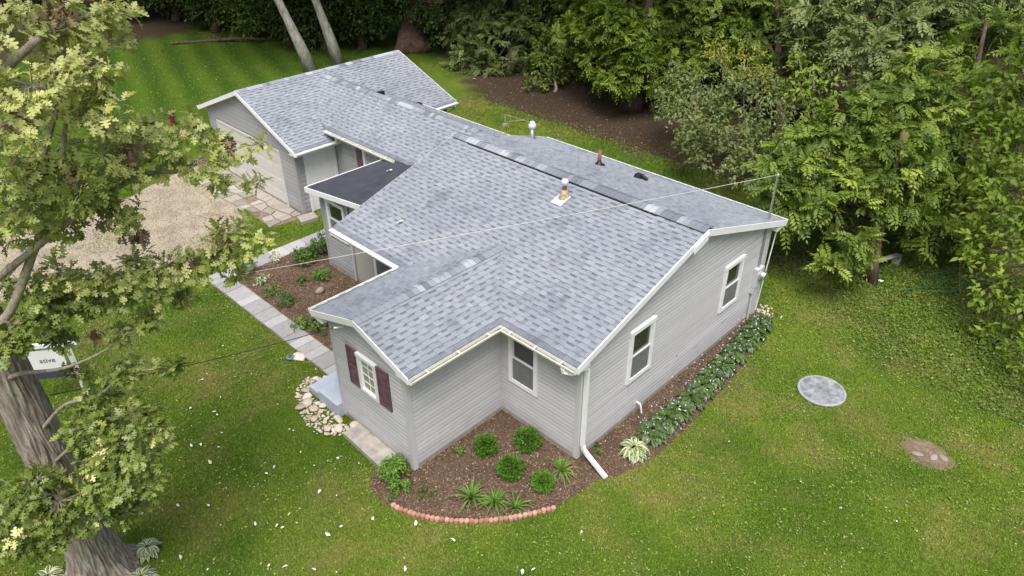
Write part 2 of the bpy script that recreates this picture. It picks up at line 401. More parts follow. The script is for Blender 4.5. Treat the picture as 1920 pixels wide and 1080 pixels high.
BED_FRONT = [(-2.4, 2.06), (-2.75, 2.62), (-3.08, 2.62), (-3.33, 2.3), (-3.36, 1.85), (-3.27, 1.5), (-3.02, .96), (-2.6, .4), (-1.95, -.18), (-1.25, -.50), (-.63, -.60), (-.16, -.62),
             (.17, -.82), (.7, -1.02), (1.29, -1.10), (2.79, -1.08), (4.0, -1.0), (5.14, -.89), (6.2, -.66), (6.9, -.4), (7.2, -.05), (7.1, .2), (0.3, .2), (.2, 2.2)]
BED_LEFT = [(-1.38, 5.6), (-1.38, 11.28), (.95, 11.28), (1.9, 11.28), (1.9, 9.8), (1.0, 9.8), (1.0, 4.2), (-1.38, 4.2)]
DRIVE = smooth_poly([(-14, 13.8), (-9, 14.2), (-6.3, 14.7), (-4.4, 14.3), (-2.6, 13.2), (-1.3, 13.0), (.1, 13.9), (1.0, 15.2), (1.75, 17.0), (1.7, 19.4), (-.4, 19.0), (-2.6, 18.2), (-4.2, 18.5), (-6, 18.6), (-14, 19.2)], 5, .05)
bf = sheet('mulch_bed_front', BED_FRONT, .012, M['mulch'])
bl = sheet('mulch_bed_left', BED_LEFT, .012, M['mulch'])
dv = sheet('gravel_driveway', DRIVE, .008, M['gravel'])
dp = smooth_poly([(4.78, -4.62), (5.12, -4.52), (5.38, -4.75), (5.36, -5.2), (5.1, -5.46), (4.78, -5.38), (4.6, -5.0)], 5, .03)
sheet('bare_dirt_patch', dp, .010, M['dirt'])
WORN = smooth_poly([(-3.0, 5.8), (-2.75, 5.2), (-2.9, 4.6), (-3.2, 3.9), (-3.1, 3.4), (-3.3, 3.7), (-3.45, 4.5), (-3.25, 5.4)], 4, .03)

# ------------------------------------------------------------------ the house
HOUSE = thing('house', (0, 0, 0), 'grey sided single storey house with shingled roof and attached garage', 'house')
V3 = Vector
W, A, B, CW = 7.015, 2.096, 2.43, 2.314
OV, RK = .357, .183
ZE, XR, ZR = 2.65, 3.604, 3.861
SF = (ZR - ZE) / (XR + OV)
XB, ZB = 7.39, 2.643
SB = (ZR - ZB) / (XB - XR)
YWL = A + CW                       # left wall of the wing
YWC, ZW = A + CW / 2, 3.142
SW = (ZW - ZE) / (YWC - (A - OV))
LM = 7.36
XP, LP = .885, 9.87
XE, ZE2, XM, ZM, XMR = 3.25, 2.60, 4.97, 3.44, 6.79
SM = (ZM - ZE2) / (XM - XE)
XG, YG, YGL = 2.067, 13.143, 18.66
YGC, ZGE, ZGR, XGR = 15.886, 2.29, 3.50, 8.43
YGE, YGEL = 12.755, 19.02
SG = (ZGR - ZGE) / (YGC - YGE)

FX = lambda x: (V3((x, 0, 0)), V3((0, -1, 0)), V3((0, 0, 1)), V3((-1, 0, 0)))   # wall facing -x, u = -y
FY = lambda y: (V3((0, y, 0)), V3((1, 0, 0)), V3((0, 0, 1)), V3((0, -1, 0)))    # wall facing -y, u = x
FXp = lambda x: (V3((x, 0, 0)), V3((0, 1, 0)), V3((0, 0, 1)), V3((1, 0, 0)))
FYp = lambda y: (V3((0, y, 0)), V3((-1, 0, 0)), V3((0, 0, 1)), V3((0, 1, 0)))

def siding_wall(fr, u0, u1, z0, top, holes=(), expo=.1016, found=True, boards=True, name='wall', mat='siding'):
    """top: function u -> wall top height.  One core mesh with lapped boards as children"""
    o, U, Vv, Nn = fr
    m = MB(); n = 24
    us = sorted(set([u0, u1] + [u0 + (u1 - u0) * i / n for i in range(n + 1)]))
    pts = [(u0, .0)] + [(u1, .0)] + [(u, top(u)) for u in reversed(us)]
    m.prism([o + U * u + Vv * z + Nn * -.12 for u, z in pts], Nn * .12)
    w = m.build(name, M['trim_grey' if mat == 'siding' else 'trim_darker'], HOUSE)
    if found:
        f = MB(); f.obox(fr, u0 - .0, u1 + .0, -.02, z0 + .015, 0, .006); f.build('foundation', M['foundation'], w)
    if not boards: return w
    k = 0; z = z0
    zmax = max(top(u) for u in us)
    while z < zmax - .01:
        zt = min(z + expo, zmax)
        # spans of u where the wall reaches this height
        fine = np.linspace(u0, u1, 181); ok_b = np.array([top(u) > z + .005 for u in fine]); ok_t = np.array([top(u) >= zt - 1e-6 for u in fine])
        if not ok_b.any(): break
        ub0, ub1 = fine[ok_b][0], fine[ok_b][-1]
        if ok_t.any(): ut0, ut1 = fine[ok_t][0], fine[ok_t][-1]
        else: ut0 = ut1 = (ub0 + ub1) / 2
        cuts = sorted([(h[0], h[1]) for h in holes if h[2] < zt - .01 and h[3] > z + .01])
        spans = []; cur = (ub0, ut0)
        for h0, h1 in cuts:
            spans.append((cur, (h0, h0))); cur = (h1, h1)
        spans.append((cur, (ub1, ut1)))
        if ub1 - ub0 > 2.2 and not cuts:
            jt = ub0 + (ub1 - ub0) * R.uniform(.25, .75)
            if ut0 < jt < ut1: spans = [((ub0, ut0), (jt - .002, jt - .002)), ((jt, jt), (ub1, ut1))]
        for (b0, t0), (b1, t1) in spans:
            if b1 - b0 < .02: continue
            s = MB(); P = lambda u, zz, nn: o + U * u + Vv * zz + Nn * nn
            tn = R.random(); lip = .013; tt = zt + .0
            lip = min(.024, expo * .24); q = .62; m0, m1 = b0 + (t0 - b0) * q, b1 + (t1 - b1) * q; zq = z + (tt - z) * q
            s.quad(P(b0, z, lip), P(b1, z, lip), P(m1, zq, lip - .003), P(m0, zq, lip - .003), tn)
            s.quad(P(m0, zq, lip - .003), P(m1, zq, lip - .003), P(t1, tt, .002), P(t0, tt, .002), tn)
            s.quad(P(b0, z, 0), P(b1, z, 0), P(b1, z, lip), P(b0, z, lip), tn)
            s.build('siding_board', M[mat], w)
        z = zt
    return w
def corner_trim(x, y, z0, z1, w, sx=-1, sy=-1, mat='trim_grey'):
    m = MB()
    e = .034
    m.box(min(x + sx * e, x - sx * .075), max(x + sx * e, x - sx * .075), min(y + sy * e, y), max(y + sy * e, y), z0, z1)
    m.box(min(x + sx * e, x), max(x + sx * e, x), min(y, y - sy * .075), max(y, y - sy * .075), z0, z1 - .002)
    m.build('corner_trim', M[mat], w)

def window(fr, u0, u1, z0, z1, kind='hung', case=.095):
    """outer casing rectangle u0..u1, z0..z1 on a wall frame"""
    m = MB(); e = .062
    m.obox(fr, u0, u0 + case, z0 + case, z1 - case, .002, e); m.obox(fr, u1 - case, u1, z0 + case, z1 - case, .002, e)
    m.obox(fr, u0, u1, z0, z0 + case, .002, e - .002); m.obox(fr, u0 - .015, u1 + .015, z1 - case, z1, .002, e + .012)
    w = m.build('window', M['white'], HOUSE)
    a0, a1, b0, b1 = u0 + case, u1 - case, z0 + case, z1 - case; zm = (b0 + b1) / 2
    def pane(mat, x0, x1, y0, y1, n, name='pane'):
        q = MB(); q.obox(fr, x0, x1, y0, y1, n, n + .004); q.build(name, mat, w)
    def sash(x0, x1, y0, y1, n, t=.032, mat='trim_white'):
        q = MB(); q.obox(fr, x0, x0 + t, y0, y1, n, n + .012); q.obox(fr, x1 - t, x1, y0, y1, n, n + .012)
        q.obox(fr, x0 + t, x1 - t, y0, y0 + t, n, n + .011); q.obox(fr, x0 + t, x1 - t, y1 - t, y1, n, n + .011); q.build('sash', M['white'] if kind != 'hung' else M['sash'], w)
    if kind == 'hung':
        pane(M['glass'], a0, a1, zm, b1, .006); sash(a0, a1, zm - .02, b1, .012)
        pane(M['glass'], a0, a1, b0, zm - .02, .006); sash(a0, a1, b0, zm + .015, .020, .028)
        pane(M['screen'], a0 + .01, a1 - .01, b0 + .005, zm - .01, .036, 'insect_screen')
        q = MB(); q.obox(fr, a0, a1, zm - .024, zm + .012, .034, .046); q.build('meeting_rail', M['white'], w)
    else:
        pane(M['blind'], a0, a1, b0, b1, .006); sash(a0, a1, b0, b1, .010, .025)
        nx, nz = (2, 4)
        for i in range(1, nx):
            x = a0 + (a1 - a0) * i / nx; q = MB(); q.obox(fr, x - .009, x + .009, b0, b1, .012, .022); q.build('muntin', M['white'], w)
        for i in range(1, nz):
            zz = b0 + (b1 - b0) * i / nz; q = MB(); q.obox(fr, a0, a1, zz - .009, zz + .009, .013, .0235); q.build('muntin', M['white'], w)
    return w
M['sash'] = simple('grey_white_sash', (.50, .51, .50), .5, .05, 4)

# --- walls
Z0 = .13
gable_main = lambda u: (ZE - .10 + SF * (u + OV)) if u < XR else (ZR - .10 - SB * (u - XR))
HG = [(1.45, 2.27, 1.07, 2.39), (5.0, 5.81, 1.06, 2.32)]
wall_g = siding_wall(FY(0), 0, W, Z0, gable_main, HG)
for h in HG: window(FY(0), *h)
wall_f = siding_wall(FX(0), -A, 0, Z0, lambda u: 2.60, [(-1.83, -1.05, 1.03, 2.36)])
window(FX(0), -1.83, -1.05, 1.03, 2.36)
corner_trim(0, 0, .06, 2.6, wall_g)
wall_wr = siding_wall(FY(A), -B, -.02, Z0, lambda u: 2.62)
gable_wing = lambda u: min(ZW - .09 - SW * abs(-u - YWC), 9)
wall_wg = siding_wall(FX(-B), -YWL, -A, Z0, gable_wing, [(-3.93, -2.57, 1.25, 2.18)])
corner_trim(-B, A, .04, 2.6, wall_wg); corner_trim(-B, YWL, .04, 2.6, wall_wg, -1, 1)
m = MB(); m.box(-.028, -.002, A - .028, A - .002, .05, 2.58); m.build('corner_trim', M['trim_grey'], wall_wr)
window(FX(-B), -3.555, -2.965, 1.25, 2.19, 'grille', .075)
for (s0, s1) in ((-3.925, -3.565), (-2.955, -2.585)):
    m = MB(); fr = FX(-B)
    m.obox(fr, s0, s1, 1.25, 2.175, .012, .030)
    m.obox(fr, s0, s0 + .05, 1.25, 2.175, .03, .045); m.obox(fr, s1 - .05, s1, 1.25, 2.175, .03, .045)
    for z in (1.25, 1.68, 2.115): m.obox(fr, s0 + .05, s1 - .05, z, z + .06, .03, .0445)
    m.obox(fr, s0 + .085, s1 - .085, 1.345, 1.645, .03, .040); m.obox(fr, s0 + .085, s1 - .085, 1.775, 2.08, .03, .040)
    m.build('shutter', M['shutter'], HOUSE)
# wing left side wall with the entry door, and recessed porch wall
siding_wall(FYp(YWL), -XP, B, Z0, lambda u: 2.62, [(1.3, 2.25, 0, 2.35)])
m = MB(); fr = FYp(YWL); m.obox(fr, 1.3, 2.25, .36, 2.36, .0, .05); d = m.build('door', M['white'], HOUSE)
m = MB(); m.obox(fr, 1.45, 2.1, 1.2, 2.2, .05, .056); m.build('pane', M['glass'], d)
pw = siding_wall(FX(XP), -LP, -8.63, Z0, lambda u: 2.45 if u < -LM else 2.9, [(-9.58, -8.74, 1.15, 2.28)], expo=.115, mat='siding_darker')
window(FX(XP), -9.58, -8.74, 1.15, 2.28)
corner_trim(XP, LP, .04, 2.4, pw, -1, 1, 'trim_darker')
m = MB(); m.obox(FX(XP), -8.655, -8.61, .04, 2.6, -.01, .03); m.build('corner_trim', M['trim_grey'], pw)
pp = siding_wall(FX(XP + .05), -8.63, -YWL, Z0, lambda u: 2.45 if u < -LM + .02 else 2.9, boards=False)
m = MB(); m.obox(FX(XP + .05), -8.6, -YWL, .10, 2.44, .004, .02); m.build('panel', M['porch_panel'], pp)
window(FX(XP + .03), -7.66, -6.70, .55, 2.3)
siding_wall(FYp(LP), -3.5, -XP, Z0, lambda u: 2.42)
siding_wall(FYp(7.2), -W, -XP, Z0, lambda u: gable_main(-u) - .02, boards=False)
siding_wall(FXp(W), 0, 7.2, Z0, lambda u: 2.62)
corner_trim(W, 0, .06, 2.58, wall_g, 1, -1)
# breezeway walls
XMW = 3.55
mw = siding_wall(FX(XMW), -13.1, -LP, Z0, lambda u: 2.56, expo=.13, mat='siding_darker')
siding_wall(FXp(6.55), 7.2, 13.1, Z0, lambda u: 2.56)
m = MB(); fr = FX(XMW); m.obox(fr, -11.95, -11.60, .7, 2.35, .012, .035); m.build('shutter', M['shutter'], HOUSE)
window(fr, -11.58, -10.3, .75, 2.40, 'grille', .12)
# garage walls
gar = lambda u: ZGR - .10 - SG * abs(-u - YGC)
wg = siding_wall(FX(XG), -YGL, -YG, .10, gar, [(-18.15, -14.02, 0, 1.98)], expo=.15, mat='siding_darker')
wr = siding_wall(FY(YG), XG, 8.25, .10, lambda u: 2.38, [(2.34, 3.50, 0, 2.05)], expo=.15, mat='siding_darker')
siding_wall(FYp(YGL), -8.25, -XG, .10, lambda u: 2.38)
siding_wall(FXp(8.25), YG, YGL, .10, lambda u: ZGR - .10 - SG * abs(u - YGC))
corner_trim(XG, YG, .03, 2.3, wg, mat='trim_darker'); corner_trim(8.25, YG, .03, 2.3, wr, 1, -1, 'trim_darker'); corner_trim(XG, YGL, .03, 2.3, wg, -1, 1, 'trim_darker')
m = MB(); fr = FX(XG)
m.obox(fr, -18.15, -18.07, .02, 1.98, .0, .03); m.obox(fr, -14.10, -14.02, .02, 1.98, .0, .03); m.obox(fr, -18.07, -14.10, 1.90, 1.98, 0, .029)
gd = m.build('garage_door', M['garage_door'], HOUSE)
for i in range(4):
    z = .03 + i * .468; m = MB(); m.obox(fr, -18.07, -14.10, z, z + .462, -.02, .004)
    for j in range(8):
        a = -18.07 + .06 + j * .495; m.obox(fr, a, a + .39, z + .07, z + .40, .004, .010)
    m.build('door_section', M['garage_door'], gd)
m = MB(); fr = FY(YG)
m.obox(fr, 2.34, 2.43, .05, 2.0, 0, .045); m.obox(fr, 3.41, 3.50, .05, 2.0, 0, .045); m.obox(fr, 2.34, 3.50, 2.0, 2.09, 0, .046)
dr = m.build('door', M['white'], HOUSE)
m = MB(); m.obox(fr, 2.43, 3.41, .06, 2.0, .004, .022)
for a, b in ((2.53, 2.87), (2.97, 3.31)):
    for z0, z1 in ((.2, .8), (.92, 1.5), (1.6, 1.88)): m.obox(fr, a, b, z0, z1, .022, .029)
m.build('door_leaf', M['white'], dr)
m = MB(); m.tube([fr[0] + V3((3.34, -.03, .98)), fr[0] + V3((3.34, -.085, .98))], .028, 10); m.build('handle', M['tin'], dr)
m = MB(); m.tube([(3.98, YG - .06, .1), (3.98, YG - .06, 2.2)], .045, 4, square=True); m.tube([(XE + .12, YGE - .02, ZE2 - .1), (XE + .12, YGE - .02, 2.28)], .05, 4, square=True)
m.build('downspout', M['white'], HOUSE)
m = MB(); m.box(XG - .06, XG + .0, -0, 0.001, 0, .001)

# --- roofs: planes with eave origin, eave direction, slope direction, outline in (e, s)
SH_EXPO = .1255
pieces = []                                   # (distance, MB)
def roof_range(poly, s):
    xs = []
    n = len(poly)
    for i in range(n):
        (e1, s1), (e2, s2) = poly[i], poly[(i + 1) % n]
        if (s1 - s) * (s2 - s) <= 0 and abs(s1 - s2) > 1e-9: xs.append(e1 + (e2 - e1) * (s - s1) / (s2 - s1))
    return (min(xs), max(xs)) if len(xs) > 1 else None
def shingle_plane(P0, E, Sd, poly, lift=.012, dark_start=True):
    P0, E, Sd = V3(P0), V3(E).normalized(), V3(Sd).normalized(); Nn = E.cross(Sd).normalized()
    if Nn.z < 0: Nn = -Nn
    smax = max(p[1] for p in poly); k = 0; s = 0.0
    while s < smax - .02:
        st = min(s + SH_EXPO, smax); r0 = roof_range(poly, s + 1e-4); r1 = roof_range(poly, st - 1e-4)
        if r0 and r1:
            e = min(r0[0], r1[0]) - R.random() * .2; hi = R.random() < .5
            while e < max(r0[1], r1[1]):
                w = R.uniform(.10, .19) if not hi else R.uniform(.085, .20)
                c0, c1 = max(e, r0[0]), min(e + w, r0[1]); d0, d1 = max(e, r1[0]), min(e + w, r1[1])
                if c1 - c0 > .004 or d1 - d0 > .004:
                    c0, c1 = min(c0, r0[1]), max(c1, r0[0]); d0, d1 = min(d0, r1[1]), max(d1, r1[0])
                    if c1 < c0: c0 = c1 = (c0 + c1) / 2
                    if d1 < d0: d0 = d1 = (d0 + d1) / 2
                    h = lift + (.013 if hi else .006); ht = lift + .0005
                    P = lambda ee, ss, nn: P0 + E * ee + Sd * ss + Nn * nn
                    tn = min(.84, max(.38, R.gauss(.64, .065)));
                    if k == 0: tn = .30 + R.random() * .15
                    m = MB(); ov = .004
                    a, b, c, dd = P(c0, s - ov, h), P(c1, s - ov, h), P(d1, st, ht), P(d0, st, ht)
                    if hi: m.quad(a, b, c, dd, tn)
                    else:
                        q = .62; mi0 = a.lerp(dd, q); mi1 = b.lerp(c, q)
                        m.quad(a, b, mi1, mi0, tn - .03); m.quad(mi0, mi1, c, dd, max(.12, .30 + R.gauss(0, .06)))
                    bl_, br = P(c0, s - ov, 0), P(c1, s - ov, 0)
                    m.quad(bl_, br, b, a, tn * .35)
                    m.quad(bl_, a, dd, P(d0, st, 0), tn * .7); m.quad(br, P(d1, st, 0), c, b, tn * .7)
                    cen = P((c0 + c1) / 2, (s + st) / 2, 0)
                    pieces.append(((cen - V3(CAM)).length, m))
                e += w; hi = not hi
        s = st; k += 1
def deck(name, P0, E, Sd, poly, th=.07):
    P0, E, Sd = V3(P0), V3(E).normalized(), V3(Sd).normalized(); Nn = E.cross(Sd).normalized()
    if Nn.z < 0: Nn = -Nn
    m = MB(); m.prism([P0 + E * e + Sd * s + Nn * .004 for e, s in poly], -Nn * th); return m.build(name, M['white'], HOUSE)
def slen(dx, dz): return math.hypot(dx, dz)

F_LEN = slen(XR + OV, ZR - ZE); B_LEN = slen(XB - XR, ZR - ZB)
planes = [
    # main front, main rear
    ((-OV, -RK, ZE), (0, 1, 0), (XR + OV, 0, ZR - ZE), [(0, 0), (LM + RK, 0), (LM + RK, F_LEN), (0, F_LEN)]),
    ((XB, -RK, ZB), (0, 1, 0), (XR - XB, 0, ZR - ZB), [(0, 0), (7.62 + RK, 0), (LM + RK, B_LEN), (0, B_LEN)]),
]
WX0 = -B - RK; WL_ = slen(YWC - A + OV, ZW - ZE); XWM = (ZW - ZE) / SF - OV
planes += [
    ((WX0, A - OV, ZE), (1, 0, 0), (0, YWC - A + OV, ZW - ZE), [(0, 0), (-OV - WX0 + .0, 0), (XWM - WX0, WL_), (0, WL_)]),
    ((WX0, YWL + OV, ZE), (1, 0, 0), (0, -(YWC - A + OV), ZW - ZE), [(0, 0), (-OV - WX0 + .0, 0), (XWM - WX0, WL_), (0, WL_)]),
]
M_LEN = slen(XM - XE, ZM - ZE2)
ysm = lambda z: YGE + (z - ZGE) / SG          # where the garage slope reaches height z
M_RL = slen(XMR - XM, ZM - ZE2)
planes += [
    ((XE, 7.2, ZE2), (0, 1, 0), (XM - XE, 0, ZM - ZE2), [(0, 0), (13.05 - 7.2, 0), (ysm(ZE2 + .16) - 7.2, M_LEN * .19), (ysm(ZM) - 7.2, M_LEN), (0, M_LEN)]),
    ((XMR, 7.2, ZE2), (0, 1, 0), (XM - XMR, 0, ZM - ZE2), [(0, 0), (13.3 - 7.2, 0), (ysm(ZM) - 7.2, M_RL), (0, M_RL)]),
]
G_LEN = slen(YGC - YGE, ZGR - ZGE); GX0 = XG - RK
planes += [
    ((GX0, YGE, ZGE), (1, 0, 0), (0, YGC - YGE, ZGR - ZGE), [(0, 0), (XGR - GX0, 0), (XGR - GX0, G_LEN), (0, G_LEN)]),
    ((GX0, YGEL, ZGE), (1, 0, 0), (0, YGC - YGEL, ZGR - ZGE), [(0, 0), (XGR - GX0, 0), (XGR - GX0, G_LEN), (0, G_LEN)]),
]
for P0, E, Sd, poly in planes:
    deck('roof', P0, E, Sd, poly); shingle_plane(P0, E, Sd, poly)
roof_main = [o for o in HOUSE.children if o.name.startswith('roof')][0]
pieces.sort(key=lambda p: p[0])
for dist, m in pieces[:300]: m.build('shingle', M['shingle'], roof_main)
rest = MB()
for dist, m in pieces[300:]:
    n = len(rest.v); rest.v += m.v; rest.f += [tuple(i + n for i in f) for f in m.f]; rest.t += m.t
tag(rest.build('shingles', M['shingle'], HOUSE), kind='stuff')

def ridge_caps(p0, p1, n1, n2, width=.15, expo=.135, base=.02, parent=None):
    """bent caps over a ridge p0 -> p1; n1, n2 = down-slope unit vectors of both sides"""
    p0, p1, n1, n2 = V3(p0), V3(p1), V3(n1).normalized(), V3(n2).normalized()
    d = (p1 - p0); Ln = d.length; d.normalize(); n = int(Ln / expo); tone = .6; up = V3((0, 0, 1))
    for i in range(n):
        if R.random() < .55: tone = R.choice([.3, .4, .5, .56, .6, .64, .68, .72, .8, .88, .92])
        a, b = i * expo - .01, i * expo + expo + .03; m = MB(); prof = []
        for q, nn in ((1, n1), (.5, n1), (.12, n1), (0, up * 0), (.12, n2), (.5, n2), (1, n2)):
            prof.append(nn * (width * q) + up * (.012 - .012 * q * 0))
        h0, h1 = base + .010, base
        lo = [p0 + d * a + v + up * h0 for v in prof]; hi = [p0 + d * b + v + up * h1 for v in prof]
        for j in range(len(prof) - 1): m.quad(lo[j], lo[j + 1], hi[j + 1], hi[j], tone)
        for j in range(len(prof) - 1): m.quad(lo[j] - up * .012, lo[j + 1] - up * .012, lo[j + 1], lo[j], tone * .6)
        m.quad(lo[0] - up * .012, lo[0], hi[0], hi[0] - up * .012, tone * .5); m.quad(lo[-1], lo[-1] - up * .012, hi[-1] - up * .012, hi[-1], tone * .5)
        m.build('ridge_cap', M['shingle'], parent)
ridge_caps((XR + .03, -RK, ZR), (XR + .03, LM - .05, ZR), (-1, 0, -SF), (1, 0, -SB), .19, base=.046, parent=roof_main)
ridge_caps((WX0 + .0, YWC, ZW), (XWM - .05, YWC, ZW), (0, -1, -SW), (0, 1, -SW), base=.014, parent=roof_main)
ridge_caps((XM, 7.9, ZM), (XM, 15.6, ZM), (-1, 0, -SM), (1, 0, -.46), base=.014, parent=roof_main)
ridge_caps((GX0, YGC, ZGR), (XGR, YGC, ZGR), (0, -1, -SG), (0, 1, -SG), base=.014, parent=roof_main)
# ridge vent under the main caps: dark baffle edge on the front side
m = MB(); m.prism([(XR - .168, .95, ZR - SF * .168 + .012), (XR + .16, .95, ZR - SB * .16 + .012), (XR + .16, .95, ZR - SB * .16 + .036), (XR, .95, ZR + .044), (XR - .168, .95, ZR - SF * .168 + .040)], (0, 5.75, 0))
m.build('ridge_vent', M['dark'], HOUSE)

# fascia and rake boards
def board(p0, p1, h, t, nrm, parent=HOUSE, mat='white', name='fascia'):
    p0, p1, nrm = V3(p0), V3(p1), V3(nrm).normalized(); up = V3((0, 0, 1)); m = MB()
    a = [p0, p1, p1 - up * h, p0 - up * h]; m.prism(a, nrm * t); return m.build(name, M[mat], parent)
e = .014
# right gable rakes
board((-OV + .02, LM + .001, ZE + .016), (XR, LM + .001, ZR + .016), .04, .012, (0, 1, 0), name='drip_edge', mat='meter')
board((-OV, -RK, ZE + e), (XR, -RK, ZR + e), .15, .022, (0, -1, 0), name='rake_board'); board((XR, -RK - .001, ZR + e), (XB, -RK - .001, ZB + e), .15, .022, (0, -1, 0), name='rake_board')
board((XR - .48, -RK - .024, ZR - SF * .48 - .05), (XR, -RK - .024, ZR - .05), .16, .012, (0, -1, 0), name='rake_board')
board((-OV, LM, ZE - .02), (XR, LM, ZR - .02), .11, .02, (0, 1, 0), name='rake_board'); board((XR, 7.5, ZR - .02), (XB, 7.64, ZB + e), .13, .02, (0, 1, 0), name='rake_board')
board((WX0, A - OV, ZE + e), (WX0, YWC, ZW + e), .14, .02, (-1, 0, 0), name='rake_board'); board((WX0 - .001, YWC, ZW + e), (WX0 - .001, YWL + OV, ZE + e), .14, .02, (-1, 0, 0), name='rake_board')
board((GX0, YGE, ZGE + e), (GX0, YGC, ZGR + e), .14, .02, (-1, 0, 0), name='rake_board'); board((GX0 - .001, YGC, ZGR + e), (GX0 - .001, YGEL, ZGE + e), .14, .02, (-1, 0, 0), name='rake_board')
board((XGR, YGE, ZGE + e), (XGR, YGC, ZGR + e), .14, .02, (1, 0, 0), name='rake_board'); board((XGR + .001, YGC, ZGR + e), (XGR + .001, YGEL, ZGE + e), .14, .02, (1, 0, 0), name='rake_board')
# eave return boxes at the gable feet
def ret(pts, off): q = MB(); q.prism(pts, off); q.build('eave_return', M['white'], HOUSE)
ret([(-OV, -RK - .003, ZE - .02), (0.0, -RK - .003, ZE + .06), (0.0, -RK - .003, ZE - .13), (-OV, -RK - .003, ZE - .13)], (0, RK - .02, 0))
ret([(XB, -RK - .003, ZB - .02), (W - .02, -RK - .003, ZB + .06), (W - .02, -RK - .003, ZB - .16), (XB, -RK - .003, ZB - .13)], (0, RK - .02, 0))
ret([(WX0 - .003, A - OV, ZE - .02), (WX0 - .003, A, ZE + .06), (WX0 - .003, A, ZE - .12), (WX0 - .003, A - OV, ZE - .12)], (RK - .02, 0, 0))
ret([(WX0 - .003, YWL + OV, ZE - .02), (WX0 - .003, YWL, ZE + .06), (WX0 - .003, YWL, ZE - .16), (WX0 - .003, YWL + OV, ZE - .13)], (RK - .02, 0, 0))
# soffits under the eaves
def soffit(x0, x1, y0, y1, z): q = MB(); q.box(x0, x1, y0, y1, z - .012, z); q.build('soffit', M['white'], HOUSE)
soffit(-OV + .02, -.001, -RK, A, 2.53); soffit(W + .001, XB - .02, -RK, 7.2, 2.52)
soffit(WX0, -OV, A - OV + .02, A - .001, 2.53); soffit(WX0, -OV, YWL + .001, YWL + OV - .02, 2.53); soffit(-OV + .02, XP - .001, YWL + .02, LM, 2.535)
soffit(XE + .02, XMW, 9.9, YG - .4, 2.49); soffit(GX0, XGR, YGE + .02, YG - .001, 2.17)

# gutters: open K troughs with hangers
def gutter(p0, p1, out, mat='gutter', w=.115, h=.10, hangers=True, dirt=0, miter0=0, miter1=0):
    p0, p1, out = V3(p0), V3(p1), V3(out).normalized(); d = (p1 - p0).normalized(); up = V3((0, 0, 1)); Ln = (p1 - p0).length
    prof_o = [(0, .012), (0, -h), (w * .62, -h), (w, -.03), (w, .0), (w - .014, .0)]; prof_i = [(w - .014, -.004), (w - .012, -.03), (w * .58, -h + .008), (.006, -h + .008), (.006, .012)]
    prof = prof_o + prof_i; m = MB(); n = len(prof); base = len(m.v)
    for q, (pp, mt) in enumerate(((p0, miter0), (p1, miter1))):
        for a, b in prof: m.v.append(tuple(pp + out * a + up * b + d * (a * mt)))
    for j in range(n):
        k = (j + 1) % n; m.f.append((j, k, n + k, n + j)); m.t.append(.5)
    if not miter0: m.poly([p0 + out * a + up * b for a, b in prof_o][::-1])
    if not miter1: m.poly([p1 + out * a + up * b for a, b in prof_o])
    gt = m.build('gutter', M[mat], HOUSE)
    if hangers:
        k = max(1, int(Ln / .62))
        for i in range(k):
            c = p0 + d * (Ln * (i + .5) / k); q = MB(); q.prism([c - d * .012 + up * .0 + out * .004, c + d * .012 + out * .004, c + d * .012 + out * (w - .012), c - d * .012 + out * (w - .012)], up * .009); q.build('hanger', M[mat], gt)
    if dirt:
        q = MB(); q.quad(p0 + out * .012 - up * .062, p1 + out * .012 - up * .062, p1 + out * (w - .022) - up * .062, p0 + out * (w - .022) - up * .062); q.build('gutter_silt', M['silt'], gt)
        q = MB()
        for i in range(int(Ln * 26 * dirt)):
            c = p0 + d * R.uniform(.03, Ln - .03) + out * R.uniform(.03, w - .05) - up * .058; a = R.random() * 3.1; s = R.uniform(.012, .035)
            u_, v_ = V3((math.cos(a), math.sin(a), .2)) * s, V3((-math.sin(a), math.cos(a), .1)) * s * .6
            q.quad(c - u_, c - v_, c + u_, c + v_)
        tag(q.build('gutter_debris', M['gutter_dirt'], gt), kind='stuff')
    return gt
ze = ZE - .012
gutter((-OV, -RK, ze), (-OV, A - OV, ze), (-1, 0, 0), dirt=1, miter1=-1)
gutter((-OV, A - OV, ze), (WX0, A - OV, ze), (0, -1, 0), dirt=2, miter0=-1)
gutter((WX0, YWL + OV, ze), (-OV, YWL + OV, ze), (0, 1, 0), miter1=-1)
gutter((-OV, YWL + OV, ze), (-OV, LM, ze), (-1, 0, 0), mat='white', miter0=1)
gutter((XE, 9.6, ZE2 - .012), (XE, 13.05, ZE2 - .012), (-1, 0, 0), dirt=.5)
gutter((XMR, 7.6, ZE2 - .012), (XMR, 12.7, ZE2 - .012), (1, 0, 0), hangers=False)
gutter((GX0, YGE, ZGE - .012), (3.95, YGE, ZGE - .012), (0, -1, 0), mat='white')
gutter((6.9, YGE, ZGE - .012), (XGR, YGE, ZGE - .012), (0, -1, 0), mat='white')
gutter((GX0, YGEL, ZGE - .012), (XGR, YGEL, ZGE - .012), (0, 1, 0), mat='white', hangers=False)
gutter((XB, -RK, ZB - .012), (XB, 7.6, ZB - .012), (1, 0, 0), mat='white', hangers=False)
